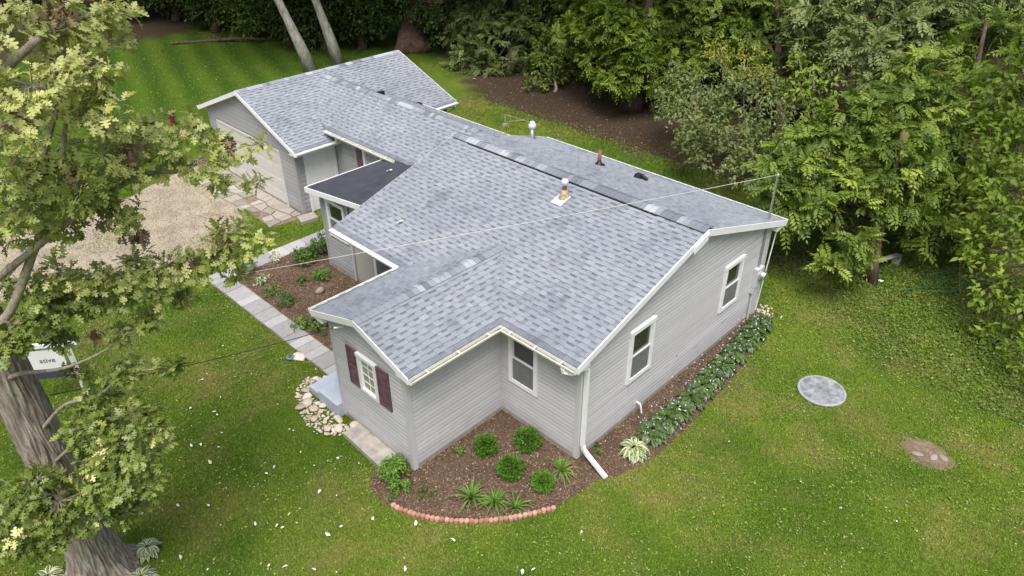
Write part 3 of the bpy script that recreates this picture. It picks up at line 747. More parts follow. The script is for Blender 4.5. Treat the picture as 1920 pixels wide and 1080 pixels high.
# downspouts
m = MB(); pe = gnd(1136, 897, .06)
m.tube([(-.425, .10, 2.56), (-.425, .06, 2.47), (-.33, -.02, 2.42), (-.12, -.085, 2.43), (.02, -.09, 2.40), (.055, -.09, 2.32)], .052, 4, square=True)
m.tube([(.055, -.09, 2.34), (.055, -.09, .42)], .052, 4, square=True)
m.tube([(.055, -.09, .45), (.06, -.12, .33), (.075, -.2, .24), (pe[0], pe[1], .075)], .052, 4, square=True)
m.build('downspout', M['white'], HOUSE)
m = MB(); m.tube([(W + .15, -.1, 2.5), (W + .03, -.04, .15)], .016, 8); m.build('grounding_conduit', M['gutter'], HOUSE)
m = MB(); m.tube([(8.3, YGE - .06, 2.2), (8.36, YGE + .05, 2.05), (8.3, YG - .06, 1.85), (8.3, YG - .06, .2)], .05, 4, square=True); m.build('downspout', M['white'], HOUSE)

# low black roof over the porch bump-out
zl, sdk = 2.45, .15
def dz(y): return zl + sdk * (10.15 - y)
fpts = [(.645, 10.15), (3.9, 10.15), (3.9, 7.3), (.57, 7.3)]
m = MB(); m.prism([(x, y, dz(y)) for x, y in fpts], (0, 0, -.05)); pr_ = m.build('porch_roof', M['membrane'], HOUSE)
m = MB(); m.prism([(.645, 10.15, zl + .01), (.57, 7.3, dz(7.3) + .01), (.57, 7.3, dz(7.3) - .13), (.645, 10.15, zl - .13)], (-.028, 0, 0)); m.build('fascia', M['white'], pr_)
m = MB(); m.prism([(.617, 10.151, zl + .012), (3.5, 10.151, zl + .012), (3.5, 10.151, zl - .13), (.617, 10.151, zl - .13)], (0, .028, 0)); m.build('fascia', M['white'], pr_)
soffit(.65, 3.5, LP + .01, 10.14, 2.33); 

# roof fittings
vb = V3((3.03, 3.1, 3.68))
m = MB(); m.lathe(vb, [(.16, -.02), (.12, .03), (.09, .11), (.07, .19)], 14); v1 = m.build('vent_flashing', M['brass'], HOUSE, True)
m = MB(); m.lathe(vb, [(.05, .15), (.05, .33)], 12); m.build('vent_pipe', M['rust'], v1)
m = MB(); m.lathe(vb, [(.05, .30), (.08, .33), (.085, .40), (.06, .44), (.02, .45)], 14); m.build('vent_cap', M['vent_white'], v1, True)
m = MB(); m.box(vb.x - .28, vb.x + .02, vb.y - .16, vb.y + .16, 0, 0.001)
m = MB(); q = [V3((vb.x - .30, vb.y - .15, 0)), V3((vb.x + .05, vb.y - .15, 0)), V3((vb.x + .05, vb.y + .15, 0)), V3((vb.x - .30, vb.y + .15, 0))]
for p in q: p.z = ZE + SF * (p.x + OV) + .028
m.prism(q, (0, 0, .004)); m.build('flashing_skirt', M['trim_grey'], v1)
v2b = V3((6.5, 7.3, ZR - SB * (6.5 - XR)))
m = MB(); m.lathe(v2b, [(.12, -.02), (.075, .06), (.07, .38)], 12); v2 = m.build('vent_pipe', M['tin'], HOUSE, True)
m = MB(); m.lathe(v2b, [(.07, .30), (.12, .36), (.12, .42), (.06, .52), (.01, .54)], 12); m.build('vent_cap', M['vent_white'], v2, True)
an = V3((5.6, 7.5, ZR - SB * 2.0 + .0))
m = MB(); m.tube([an, an + V3((0, 0, .62))], .018, 6); m.tube([an + V3((0, 0, .62)), an + V3((1.15, -.25, .08))], .013, 6); m.box(an.x - .07, an.x + .07, an.y - .05, an.y + .05, an.z + .28, an.z + .36)
m.tube([an + V3((.42, -.07, .36)), an + V3((.30, .22, .28))], .011, 6); m.tube([an + V3((.42, -.07, .36)), an + V3((.5, -.3, .40))], .011, 6); m.build('antenna', simple('old_yellow_antenna', (.26, .26, .15), .5, .2, 9), HOUSE)
pb = V3((6.1, 4.52, ZR - SB * (6.1 - XR)))
m = MB(); m.lathe(pb, [(.05, -.02), (.05, .42)], 12); v3_ = m.build('vent_pipe', M['rust'], HOUSE, True)
m = MB(); m.lathe(pb, [(.17, -.02), (.15, .02), (.075, .07), (.058, .12)], 12); m.build('vent_boot', M['dark'], v3_, True)
bb = V3((6.2, 3.31, ZR - SB * (6.2 - XR) + .03))
m = MB(); m.hexa([bb + V3(p) for p in ((-.12, -.11, -.02), (.1, -.11, -.06), (.1, .11, -.06), (-.12, .11, -.02), (-.05, -.09, .10), (.10, -.09, .08), (.1, .09, .08), (-.05, .09, .10))]); m.tube([bb + V3((0, -.1, .08)), bb + V3((0, -.26, .02))], .045, 8); m.build('roof_vent', M['dark'], HOUSE)
# electric service: mast, meter
mx, my = 6.67, -.06
m = MB(); m.tube([(mx, my, 1.45), (mx, my, 3.98)], .026, 10); ms = m.build('service_mast', M['tin'], HOUSE)
m = MB(); m.lathe((mx, my, 3.96), [(.035, 0), (.045, .04), (.035, .09), (.012, .10)], 10); m.build('weatherhead', M['tin'], ms, True)
m = MB(); m.box(mx - .16, mx + .16, -.14, -.012, 1.08, 1.60); mt = m.build('electric_meter', M['meter'], HOUSE)
m = MB(); m.tube([(mx + .03, -.13, 1.40), (mx + .03, -.19, 1.40)], .14, 18); m.tube([(mx + .03, -.19, 1.40), (mx + .03, -.27, 1.40)], [.115, .10], 18); m.build('meter_dial', M['glass_clear'] if 'glass_clear' in M else M['tin'], mt)
m = MB(); m.tube([(mx - .1, -.08, 1.1), (mx - .1, -.08, .1)], .022, 8); m.box(mx - .17, mx - .02, -.12, -.012, .92, 1.06); m.build('conduit', M['meter'], mt)
m = MB(); m.tube([(1.94, -.02, .30), (1.94, -.12, .30), (1.95, -.14, .22), (1.97, -.16, .05)], .022, 8); m.build('drain_pipe', M['white'], HOUSE)
m = MB(); m.tube([(-B, 3.90, 2.62), (-B - .06, 3.90, 2.62), (-B - .22, 3.93, 2.66)], .020, 6); m.build('wire_bracket', M['white'], HOUSE)
# scrapes in the siding of the gable wall
m = MB()
for (x0, z0, x1, z1) in ((2.95, .62, 3.3, .66), (3.3, .66, 3.5, .80), (4.1, .52, 4.45, .55), (5.3, .62, 5.9, .66), (1.55, .95, 1.62, .72)): m.tube([(x0, -.016, z0), ((x0 + x1) / 2, -.017, (z0 + z1) / 2 - .01), (x1, -.016, z1)], .006, 5)
m.build('crack', M['dark'], wall_g)
# black flashing bits where the roofs meet
m = MB(); m.box(5.02, 5.3, 12.62, 12.74, ZM - .14, ZM + .0); m.build('step_flashing', M['dark'], HOUSE)
m = MB(); m.box(6.52, 6.7, 12.5, 12.72, 2.55, 2.72); m.build('step_flashing', M['dark'], HOUSE)

# ------------------------------------------------------------------ porch steps and slabs
m = MB(); zs = .34
m.box(-2.60, -1.25, YWL + .03, 5.15, 0, zs); st = tag(m.build('entry_steps', M['step_paint']), 'pale blue painted concrete entry steps beside the wing', 'steps')
m = MB(); m.box(-2.56, -1.25, 5.152, 5.62, 0, .17); m.build('tread', M['step_paint'], st)
m = MB(); m.box(-2.1, -1.5, 4.55, 4.95, zs + .003, zs + .02); tag(m.build('door_mat', M['dark']), 'dark door mat on the blue entry steps', 'mat')
m = MB(); m.prism([(-2.86, 3.90, -.02), (-2.45, 3.86, -.02), (-2.45, 2.62, -.02), (-2.90, 2.60, -.02)], (0, 0, .13)); tag(m.build('concrete_slab', M['concrete']), 'weathered mossy concrete slab against the wing gable wall', 'slab')

# paved path
path = bpy.data.objects.new('garden_path', None); col.objects.link(path); tag(path, kind='structure')
pbase = MB(); pbase.box(-1.98, -1.38, 5.7, 11.86, -.02, .022); pbase.box(-1.38, 2.0, 11.28, 11.86, -.02, .0215); pbase.build('path_bed', M['dirt'], path)
ys = [5.62, 6.01, 6.52, 6.84, 7.16, 7.47, 7.78, 8.38, 8.73, 9.19, 9.77, 10.06, 10.69, 11.28]
def paver(x0, x1, y0, y1):
    m = MB(); h = .045 + R.uniform(-.004, .006); b = .012; j = .006
    x0 += j; x1 -= j; y0 += j; y1 -= j
    lo = [(x0, y0, .01), (x1, y0, .01), (x1, y1, .01), (x0, y1, .01)]; mi = [(x, y, h - .008) for x, y, _ in lo]
    hi = [(x0 + b, y0 + b, h), (x1 - b, y0 + b, h), (x1 - b, y1 - b, h), (x0 + b, y1 - b, h)]
    n = 0; m.v = lo + mi + hi
    for a in (0, 4):
        for i in range(4): m.f.append((a + i, a + (i + 1) % 4, a + 4 + (i + 1) % 4, a + 4 + i)); m.t.append(.5)
    m.f.append((8, 9, 10, 11)); m.t.append(.5)
    o = m.build('paver', M['paver'], path); o.rotation_euler[2] = 0
for i in range(len(ys) - 1):
    sh = R.uniform(-.012, .012); paver(-1.96 + sh, -1.40 + sh, ys[i], ys[i + 1])
x = -1.97
while x < 1.9:
    w_ = R.choice([.42, .5, .6]); paver(x, min(x + w_, 2.0), 11.29, 11.85); x += w_

# flagstones in front of the garage: cells of an irregular lattice
fl = bpy.data.objects.new('flagstone_apron', None); col.objects.link(fl); tag(fl, kind='structure')
sheet('joint_soil', [(.85, 13.2), (2.05, 13.0), (2.05, 18.6), (1.2, 18.6), (1.0, 15.5)], .012, M['dirt'], parent=fl)
rf = random.Random(5); ny, nx_ = 13, 3
grid = {}
for i in range(ny + 1):
    for j in range(nx_ + 1):
        y = 13.15 + i * .42; x = 2.02 - j * .38
        grid[i, j] = (x + rf.uniform(-.1, .1) * (0 < j < nx_ + 1), y + rf.uniform(-.12, .12))
for i in range(ny):
    for j in range(nx_):
        if rf.random() < .06: continue
        q = [grid[i, j], grid[i + 1, j], grid[i + 1, j + 1], grid[i, j + 1]]; c = np.mean(q, 0)
        ring = []
        for a in range(4):
            p, n2 = np.array(q[a]), np.array(q[(a + 1) % 4])
            ring.append(p * .94 + c * .06 + (n2 - p) * .09); ring.append(p * .5 + n2 * .5 + (c - (p + n2) / 2) * rf.uniform(.06, .18)); ring.append(n2 * .94 + c * .06 - (n2 - p) * .09)
        m = MB(); h = .03 + rf.uniform(0, .02); m.prism([(p[0], p[1], .008) for p in ring][::-1], (0, 0, h)); m.build('flagstone', M['flag'], fl)
m = MB(); m.prism([(1.62, 12.62, .01), (2.2, 12.55, .01), (2.3, 12.98, .01), (1.75, 13.08, .01)], (0, 0, .11)); tag(m.build('stepping_slab', M['flag']), 'pale square stepping slab by the garage side door', 'slab')
m = MB(); m.box(1.72, XG - .03, 14.0, 18.2, 0, .035); tag(m.build('door_sill', M['concrete']), 'narrow concrete sill under the garage door', 'sill')

# ------------------------------------------------------------------ stones
def rock_mesh(seed, mat, flat=.6):
    r = np.random.default_rng(seed); V = []; F = []
    rings = [(-1, .0), (-.62, .75), (.1, 1.0), (.62, .78), (1, .0)]; k = 7
    V.append((0, 0, -1))
    for z, rr in rings[1:-1]:
        for j in range(k):
            a = 2 * math.pi * (j + r.uniform(-.25, .25)) / k; q = rr * r.uniform(.8, 1.15); V.append((q * math.cos(a), q * math.sin(a), z + r.uniform(-.12, .12)))
    V.append((0, 0, 1)); n = len(V) - 1
    for j in range(k): F.append((0, 1 + (j + 1) % k, 1 + j))
    for i in range(2):
        for j in range(k):
            a = 1 + i * k + j; b = 1 + i * k + (j + 1) % k; F += [(a, b, b + k), (a, b + k, a + k)]
    for j in range(k): F.append((n, 1 + 2 * k + j, 1 + 2 * k + (j + 1) % k))
    V = np.array(V) * np.array([1, r.uniform(.6, 1), flat]); return np_mesh('stone', V, np.array(F), mat, np.full(len(F), .5), True)
ROCKS = [rock_mesh(i, M['stone']) for i in range(6)]
rb = thing('stone_border', (-2.95, 4.6, 0), 'strip of cream river stones beside the entry steps', 'stones')
SB_POLY = [(-2.62, 5.72), (-2.0, 5.68), (-2.35, 6.1), (-2.75, 5.9), (-3.05, 5.3), (-3.2, 4.7), (-3.05, 4.1), (-2.8, 3.92), (-2.62, 3.95), (-2.64, 4.6)]
pl = []
for _ in range(4000):
    p = np.array([R.uniform(-3.2, -2.0), R.uniform(3.9, 6.1)])
    if not inside(np.array([p[0]]), np.array([p[1]]), SB_POLY)[0]: continue
    s = R.choice([.03, .035, .04, .05, .06, .075, .10, .13]); 
    if all(np.hypot(*(p - q)) > (s + t) * .72 for q, t in pl): pl.append((p, s))
for i, (p, s) in enumerate(pl[:190]):
    o = link('stone', ROCKS[i % 6], rb, (p[0] + 2.95, p[1] - 4.6, s * .35)); o.scale = (s * 1.15, s, s * .6); o.rotation_euler = (R.gauss(0, .15), R.gauss(0, .15), R.random() * 6)
for (u, v, s) in ((666, 802, .17), (636, 806, .15), (577, 758, .17)):
    p = gnd(u, v); o = link('stone', ROCKS[R.randrange(6)], rb, (p[0] + 2.95, p[1] - 4.6, s * .3)); o.scale = (s, s * .9, s * .7); o.rotation_euler[2] = R.random() * 6
p = gnd(600.6, 550); o = link('boulder', rock_mesh(31, M['boulder'], .75)); o.location = (p[0], p[1], .07); o.scale = (.15,) * 3; tag(o, 'round brown boulder in the mulch bed by the porch', 'boulder')
p = gnd(560, 670); o = link('flat_stone', rock_mesh(33, M['stone'], .2)); o.location = (p[0], p[1], .03); o.scale = (.15, .22, .15); tag(o, 'flat pale stone at the edge of the paved path', 'stone')
p = gnd(545, 673); m = MB(); m.lathe((0, 0, 0), [(.10, 0), (.10, .03), (.075, .035)], 18); s_ = m.build('path_light', M['tin'], loc=(p[0], p[1], .04)); tag(s_, 'small round solar light on the lawn by the path', 'light')
m = MB(); m.lathe((0, 0, 0), [(.055, .03), (.055, .045), (.02, .05)], 14); m.build('lens', M['hose'], s_)
# septic lid and rubble
m = MB(); m.lathe((0, 0, 0), [(.47, 0), (.47, .066), (.30, .068)], 48); lid = tag(m.build('septic_lid', M['lid'], loc=(5.35, -2.61, 0)), 'round grey concrete septic lid in the lawn', 'septic lid')
m = MB(); m.tube([(.485 * math.cos(a), .485 * math.sin(a), .035) for a in np.linspace(0, 2 * math.pi, 49)], .036, 8, cap=False); m.build('rim', M['lid_rim'], lid, True)
for i, (dx, dy, s) in enumerate(((.0, -.15, .13), (.12, -.3, .12), (-.12, .12, .12))):
    o = link('rubble_stone', rock_mesh(40 + i, M['boulder'])); o.location = (5.0 + dx, -4.95 + dy, .012); o.scale = (s, s * .7, s * .2); o.rotation_euler[2] = i
    tag(o, ('brown flat stone at the middle of the bare dirt patch', 'brown flat stone at the near end of the bare dirt patch', 'brown flat stone at the far end of the bare dirt patch')[i], 'stone')

# scalloped brick edging
ed = thing('brick_edging', (-2.3, .3, 0), 'curved row of pink scalloped edging bricks before the front bed', 'edging')
arc = [gnd(u, v) for u, v in ((738, 950), (748, 956), (775, 966), (810, 974), (850, 979), (890, 980), (930, 977), (965, 972), (1000, 965), (1037, 955))]
dense = []
for i in range(len(arc) - 1):
    for j in range(40): dense.append(arc[i] + (arc[i + 1] - arc[i]) * j / 40)
dense.append(arc[-1]); cum = [0]
for i in range(1, len(dense)): cum.append(cum[-1] + np.linalg.norm(dense[i] - dense[i - 1]))
bm_ = MB(); ring = [(.052 * math.cos(a), .046 * math.sin(a)) for a in np.linspace(0, 2 * math.pi, 11)[:-1]]
bm_.prism([(x, y, 0) for x, y in ring], (0, 0, .06)); bm_.prism([(x * .82, y * .82, .06) for x, y in ring], (0, 0, .008)); bme = bm_.mesh('brick', M['brick'])
nb = int(cum[-1] / .088)
for i in range(nb + 1):
    t = cum[-1] * i / nb; k = min(range(len(cum)), key=lambda q: abs(cum[q] - t)); p = dense[k]
    o = link('brick', bme, ed, (p[0] + 2.3, p[1] - .3, R.uniform(-.008, .004))); o.rotation_euler = (R.gauss(0, .06), R.gauss(0, .06), R.random())

# ------------------------------------------------------------------ leaves
def unit(v): return v / np.maximum(np.linalg.norm(v, axis=-1, keepdims=True), 1e-9)
def rand_dirs(n): return unit(NR.normal(size=(n, 3)))
def quads_leaf(P, D, Up, Ln, Wd):
    """diamond leaves: base point P, direction D, rough normal Up. two triangles folded along the midrib"""
    S = unit(np.cross(D, Up)); n = len(P); L_ = Ln[:, None]; W_ = Wd[:, None]
    Nn = unit(np.cross(S, D)); mid = P + D * L_ * .45
    V = np.stack([P, mid + S * W_ * .5 + Nn * W_ * .12, P + D * L_ - Nn * L_ * .08, mid - S * W_ * .5 + Nn * W_ * .12], 1).reshape(-1, 3)
    b = np.arange(n)[:, None] * 4
    F = np.concatenate([b + [0, 1, 2], b + [0, 2, 3]], 1).reshape(-1, 3)
    return V, F
class Leaves:
    def __init__(s): s.V = []; s.F = []; s.T = []; s.n = 0
    def add(s, V, F, T): s.V.append(V); s.F.append(F + s.n); s.T.append(T); s.n += len(V)
    def mesh(s, name, mat): return np_mesh(name, np.concatenate(s.V), np.concatenate(s.F), mat, np.concatenate(s.T))

def fronds(lv, P, D, length, npair=7, lw=.30, tone=.5, droop=.35):
    """pinnate leaves: rachis from P along D, bending down, with leaflets in pairs"""
    n = len(P); side = unit(np.cross(D, np.tile([0, 0, 1.0], (n, 1))) + NR.normal(0, .25, (n, 3)))
    tt = np.clip(tone + NR.normal(0, .16, n), 0, 1)
    for i in range(npair):
        t = .18 + .78 * i / (npair - 1)
        pos = P + D * (length * t)[:, None]; pos[:, 2] -= droop * length * t * t
        dn = D.copy(); dn[:, 2] -= 2 * droop * t; dn = unit(dn)
        nrm = unit(np.cross(side, dn)); size = length * lw * (1 - .35 * abs(t - .5) * 2)
        for sg in ((-1, 1) if i < npair - 1 else (0,)):
            dd = unit(dn * .55 + side * sg * .9 - np.array([0, 0, .18])) if sg else dn
            V, F = quads_leaf(pos, dd + NR.normal(0, .06, (n, 3)), nrm, size * NR.uniform(.85, 1.1, n), size * .46)
            lv.add(V, F, np.repeat(np.clip(tt + NR.normal(0, .05, n), 0, 1), 2))
def blob_points(c, r, n, low=-.6, gap=.25, inner=.45):
    """points spread through the outer volume of a lumpy ball, with gaps"""
    k = max(5, int(7 * np.mean(r))); lumps = rand_dirs(k) * .55
    d = rand_dirs(n * 3); d = d[d[:, 2] > low]
    q = (d @ unit(lumps).T).max(1); keep = q > np.quantile(q, gap); d = d[keep][:n]
    rr = (inner + (1 - inner) * NR.uniform(0, 1, len(d)) ** .5) * (.82 + .25 * np.sort(q)[-1] * NR.uniform(.6, 1.15, len(d)))
    return c + d * rr[:, None] * np.asarray(r), d
def frond_blob(lv, c, r, n, ln=.55, tone=.5, npair=7, lw=.36, droop=.30):
    """rosettes of pinnate leaves at branch tips, with gaps between the rosettes"""
    m = 9; k = max(5, n // m); C, d = blob_points(np.asarray(c), r, k, -.65, .12, .5); k = len(C)
    ct = np.clip(tone + NR.normal(0, .15, k) + np.where(NR.random(k) < .10, .42, 0), 0, 1)
    for i in range(m):
        ring = unit(np.cross(d + NR.normal(0, .05, d.shape), rand_dirs(k)))
        D = unit(ring * [1, 1, .85] + d * NR.uniform(.0, .9, (k, 1)) + [0, 0, .15] + NR.normal(0, .2, (k, 3)))
        fronds(lv, C + NR.normal(0, .05, C.shape), D, ln * NR.uniform(.55, 1.15, k), npair, lw, ct, droop * NR.uniform(.6, 1.4))
def simple_blob(lv, c, r, n, ln=.13, w=.5, tone=.5, low=-.7):
    """twig sprays of simple leaves"""
    m = 11; k = max(3, n // m); P, d = blob_points(np.asarray(c), r, k, low, .12, .5); k = len(P); ax = unit(d * [1, 1, .5] + NR.normal(0, .45, P.shape)); ct = tone + NR.normal(0, .13, k)
    sp = min(ln * 3.2, .5 * float(np.mean(r)))
    for j in range(m):
        t = (j / (m - 1) - .3) * sp; D = unit(ax * .6 + NR.normal(0, .55, P.shape) - [0, 0, .25])
        pos = P + ax * t + NR.normal(0, ln * .35, P.shape)
        V, F = quads_leaf(pos, D, unit(d * .5 + [0, 0, .9] + NR.normal(0, .35, P.shape)), ln * NR.uniform(.6, 1.15, k), ln * w * NR.uniform(.8, 1.1, k))
        lv.add(V, F, np.repeat(np.clip(ct + NR.normal(0, .09, k), 0, 1), 2))

def limb(m, a, b, r0, r1, sag=.0, seg=7, bend=.12, k=6):
    a, b = V3(a), V3(b); off = V3((R.gauss(0, 1), R.gauss(0, 1), R.gauss(0, 1))) * (b - a).length * bend; pts = []; rad = []
    for i in range(k):
        t = i / (k - 1); p = a.lerp(b, t) + off * math.sin(math.pi * t) * (.6 + .4 * t); p.z += sag * math.sin(math.pi * t); pts.append(p); rad.append(r0 + (r1 - r0) * t)
    m.tube(pts, rad, seg); return pts

def make_tree(name, label, base, blobs, leafmat, barkmat, trunk_r, top, kind='frond', tone=.5, group=None, dens=1.0, ln=.50, extra=(), cat='tree', npair=6):
    """base: ground point; blobs: list of (center, radii) in world; top: trunk top point"""
    base = np.array([base[0], base[1], 0.0]); t = thing(name, tuple(base), label, cat, group)
    m = MB(); top = np.asarray(top, float); pts = []
    k = 9
    off = R.gauss(0, .1)
    for i in range(k):
        s = i / (k - 1); p = base * (1 - s) + top * s; p = p - base; p[0] += off * math.sin(3 * s); p[1] += off * math.sin(2.2 * s + 1); pts.append(p)
    pts[0] = np.array([0, 0, -.08]); rad = [trunk_r * (1.45 if i == 0 else 1.12 if i == 1 else 1 - .7 * (i / (k - 1))) for i in range(k)]
    m.tube(pts, rad, 12)
    for c, r in blobs:
        c = np.asarray(c) - base; j = int(min(k - 2, max(2, (c[2] * .62) / max(.5, (top - base)[2]) * k))); limb(m, pts[min(k - 1, j + 1)] if c[2] > 9 else pts[j], c, .03 if c[2] > 9 else max(.018, trunk_r * .34), .012, .1, 6, .1)
        for _ in range(3): limb(m, c * .55 + pts[j] * .45, c + rand_dirs(1)[0] * np.asarray(r) * .85, .02, .006, 0, 4, .1, 4)
    m.build('trunk', barkmat, t, True)
    lv = Leaves()
    for c, r in blobs:
        c = np.asarray(c, float) - base; r = np.asarray(r, float); area = (r[0] * r[1] + r[0] * r[2] + r[1] * r[2]) / 3 * 12.5
        if kind == 'frond': frond_blob(lv, c, r, int(area * 20 * dens * (.55 / ln) ** 1.6), ln, tone, npair)
        else: simple_blob(lv, c, r, int(area * 110 * dens * (.13 / ln) ** 1.7), ln, .5, tone)
    link('crown', lv.mesh('crown', leafmat), t)
    return t
def bl_(u, v, d, rpx, fl=.85):
    c = at(u, v, d); r = rpx * d / FPX; return (c, (r, r, r * fl))

def tall(cx, cy, n=3, z0=10.2, r=2.6):  # upper crown blobs above the view, added to shade the ground below
    return [((cx + R.uniform(-1.5, 1.5), cy + R.uniform(-1.5, 1.5), z0 + i * 1.7), (r, r, r * .7)) for i in range(n)]
def depth_of(p): return (np.asarray([p[0], p[1], 0]) - CAM) @ FW

# --- right hand side: compound leaved trees
T1 = (10.66, -1.61)
make_tree('walnut_tree', 'walnut tree with slim bare trunk right of the house corner', T1,
          [bl_(*a) for a in ((1520, 300, 19.8, 75), (1600, 255, 20.2, 85), (1560, 400, 19.4, 85), (1655, 350, 20.0, 100), (1700, 230, 20.6, 90), (1578, 465, 19.0, 45), (1735, 320, 20.6, 75), (1490, 390, 19.4, 50), (1560, 510, 18.8, 30), (1700, 290, 19.0, 60), (1700, 385, 19.3, 34), (1470, 310, 19.6, 50), (1450, 350, 19.2, 30), (1640, 300, 18.9, 60))],
          M['leaf_walnut'], M['bark_dark'], .12, (10.9, -1.2, 4.2), 'frond', .5, dens=1.15, ln=.50, npair=6)
p = gnd(1935, 610)
make_tree('ailanthus_tree', 'bright green compound leaved tree at the right picture edge', p,
          [bl_(*a) for a in ((1895, 380, 18.3, 85), (1905, 270, 18.8, 85), (1850, 470, 17.8, 40), (1845, 545, 17.4, 34), (1920, 580, 17.0, 50), (1895, 640, 16.6, 34), (1855, 505, 17.4, 34), (1925, 690, 16.2, 40), (1905, 170, 19.5, 80), (1960, 450, 17.5, 90))] + tall(14.5, -6.5, 3),
          M['leaf_lime'], M['bark_dark'], .14, at(1990, 150, 18.5), 'simple', .45, dens=1.0, ln=.21)
p = gnd(1760, 455)
make_tree('walnut_tree', 'dense olive green tree between the slim walnut and right edge', p,
          [bl_(*a) for a in ((1790, 290, 20.8, 85), (1830, 210, 21.5, 95), (1760, 430, 20.2, 60), (1820, 390, 20.3, 75), (1755, 160, 22.5, 80), (1840, 620, 18.0, 30), (1870, 100, 23, 80))],
          M['leaf_walnut'], M['bark_dark'], .16, at(1850, 40, 22), 'frond', .55, dens=1.05, ln=.56)
p = gnd(1420, 330)
make_tree('mulberry_tree', 'grey green small leaved tree with yellowing crown top behind the mast', p,
          [bl_(*a) for a in ((1300, 190, 26.5, 70), (1360, 255, 24.5, 75), (1410, 200, 24.8, 75), (1440, 285, 22.8, 60), (1270, 160, 27.5, 40), (1460, 360, 21.0, 40), (1300, 270, 24.5, 40), (1390, 330, 22.5, 35))],
          M['leaf_grey'], M['bark_dark'], .13, at(1420, 130, 25.5), 'simple', .5, dens=1.25, ln=.17)
p = gnd(1395, 318)
make_tree('yellow_sapling', 'sapling with yellow leaves rising above the grey green tree', p, [bl_(*a) for a in ((1395, 118, 25.6, 42), (1345, 95, 26, 25), (1420, 150, 25.2, 30))], M['leaf_yellow'], M['twig'], .05, at(1395, 110, 25.6), 'simple', .5, ln=.15, dens=.8, cat='tree')
p = gnd(1530, 392)
make_tree('mulberry_tree', 'lime green leafy sapling rising between the two trees by the mast', p, [bl_(*a) for a in ((1520, 130, 25, 40), (1500, 170, 24.5, 35), (1545, 190, 24, 35))], M['leaf_lime'], M['twig'], .06, at(1525, 120, 25), 'simple', .55, ln=.26, dens=.9)
p = gnd(1660, 395)
make_tree('walnut_tree', 'tall pale olive tree with long leaf fronds at the top right', p,
          [bl_(*a) for a in ((1640, 110, 25, 90), (1720, 90, 25, 90), (1560, 60, 27, 80), (1690, 170, 23.5, 70), (1780, 40, 25, 80), (1640, 20, 26, 90), (1830, 20, 25.5, 80), (1700, -80, 26, 150))],
          M['leaf_grey'], M['bark_dark'], .2, at(1690, -150, 26), 'frond', .6, dens=.95, ln=.62)
p = gnd(1470, 290)
make_tree('walnut_tree', 'dark green tree behind the yellowing sapling', p,
          [bl_(*a) for a in ((1450, 60, 30, 90), (1360, 30, 31, 90), (1530, 20, 30, 80), (1480, 130, 28.5, 60), (1420, -60, 31, 150))], M['leaf_walnut'], M['bark_dark'], .2, at(1450, -120, 30), 'frond', .4, dens=.9, ln=.55)
# tree with the thick trunk behind the roof
make_tree('locust_tree', 'lime green tree with thick bare trunk behind the house roof', (17.47, 11.58),
          [bl_(*a) for a in ((1165, 115, 31, 70), (1095, 75, 31.5, 55), (1220, 70, 32, 75), (1245, 140, 31, 50), (1150, 30, 32, 80), (1240, 5, 32.5, 80), (1200, -90, 32.5, 170), (1180, 95, 29.8, 45), (1165, 35, 30, 60), (1185, 60, 29.5, 50), (1200, 140, 30, 34), (1150, 150, 30, 28))] + tall(16.5, 12.5, 2, 8.6, 2.6),
          M['leaf_lime'], M['bark_dark'], .40, (17.9, 11.3, 7), 'frond', .42, dens=1.0, ln=.52)
p = gnd(1300, 245)
make_tree('locust_tree', 'mid green tree right of the thick trunked tree', p, [bl_(*a) for a in ((1310, 60, 31, 80), (1290, -20, 32, 100), (1340, 110, 30, 50), (1270, 90, 31.5, 40))], M['leaf_walnut'], M['bark_dark'], .2, at(1310, -60, 31.5), 'frond', .5, ln=.5)
p = gnd(1040, 172)
make_tree('forest_shrub', 'rounded shrub on the bare ground left of the thick trunk', p, [bl_(*a) for a in ((1020, 135, 34.5, 38), (1060, 120, 34.5, 38), (1040, 95, 35, 40), (1005, 160, 33.8, 18))], M['leaf_walnut'], M['twig'], .07, at(1040, 110, 35), 'simple', .5, ln=.2, cat='shrub')
p = gnd(960, 130)
make_tree('maple_tree', 'drooping deep green tree behind the garage roof end', p, [bl_(*a) for a in ((955, 85, 37, 70), (900, 60, 38, 60), (880, 110, 37, 40), (1010, 50, 37, 60), (940, 10, 38, 90), (910, 130, 36.5, 25), (960, -90, 38, 160))] + tall(18, 20, 2, 8.2, 3), M['leaf_grey'], M['bark_dark'], .25, at(950, -120, 38), 'frond', .34, ln=.52, dens=.95)
p = gnd(1075, 130)
make_tree('maple_tree', 'green tree with glossy leaves above the rounded shrub', p, [bl_(*a) for a in ((1045, 40, 35.5, 55), (1080, 10, 36, 60), (1060, -80, 36, 130))], M['leaf_walnut'], M['bark_dark'], .2, at(1060, -120, 36), 'simple', .45, ln=.24)
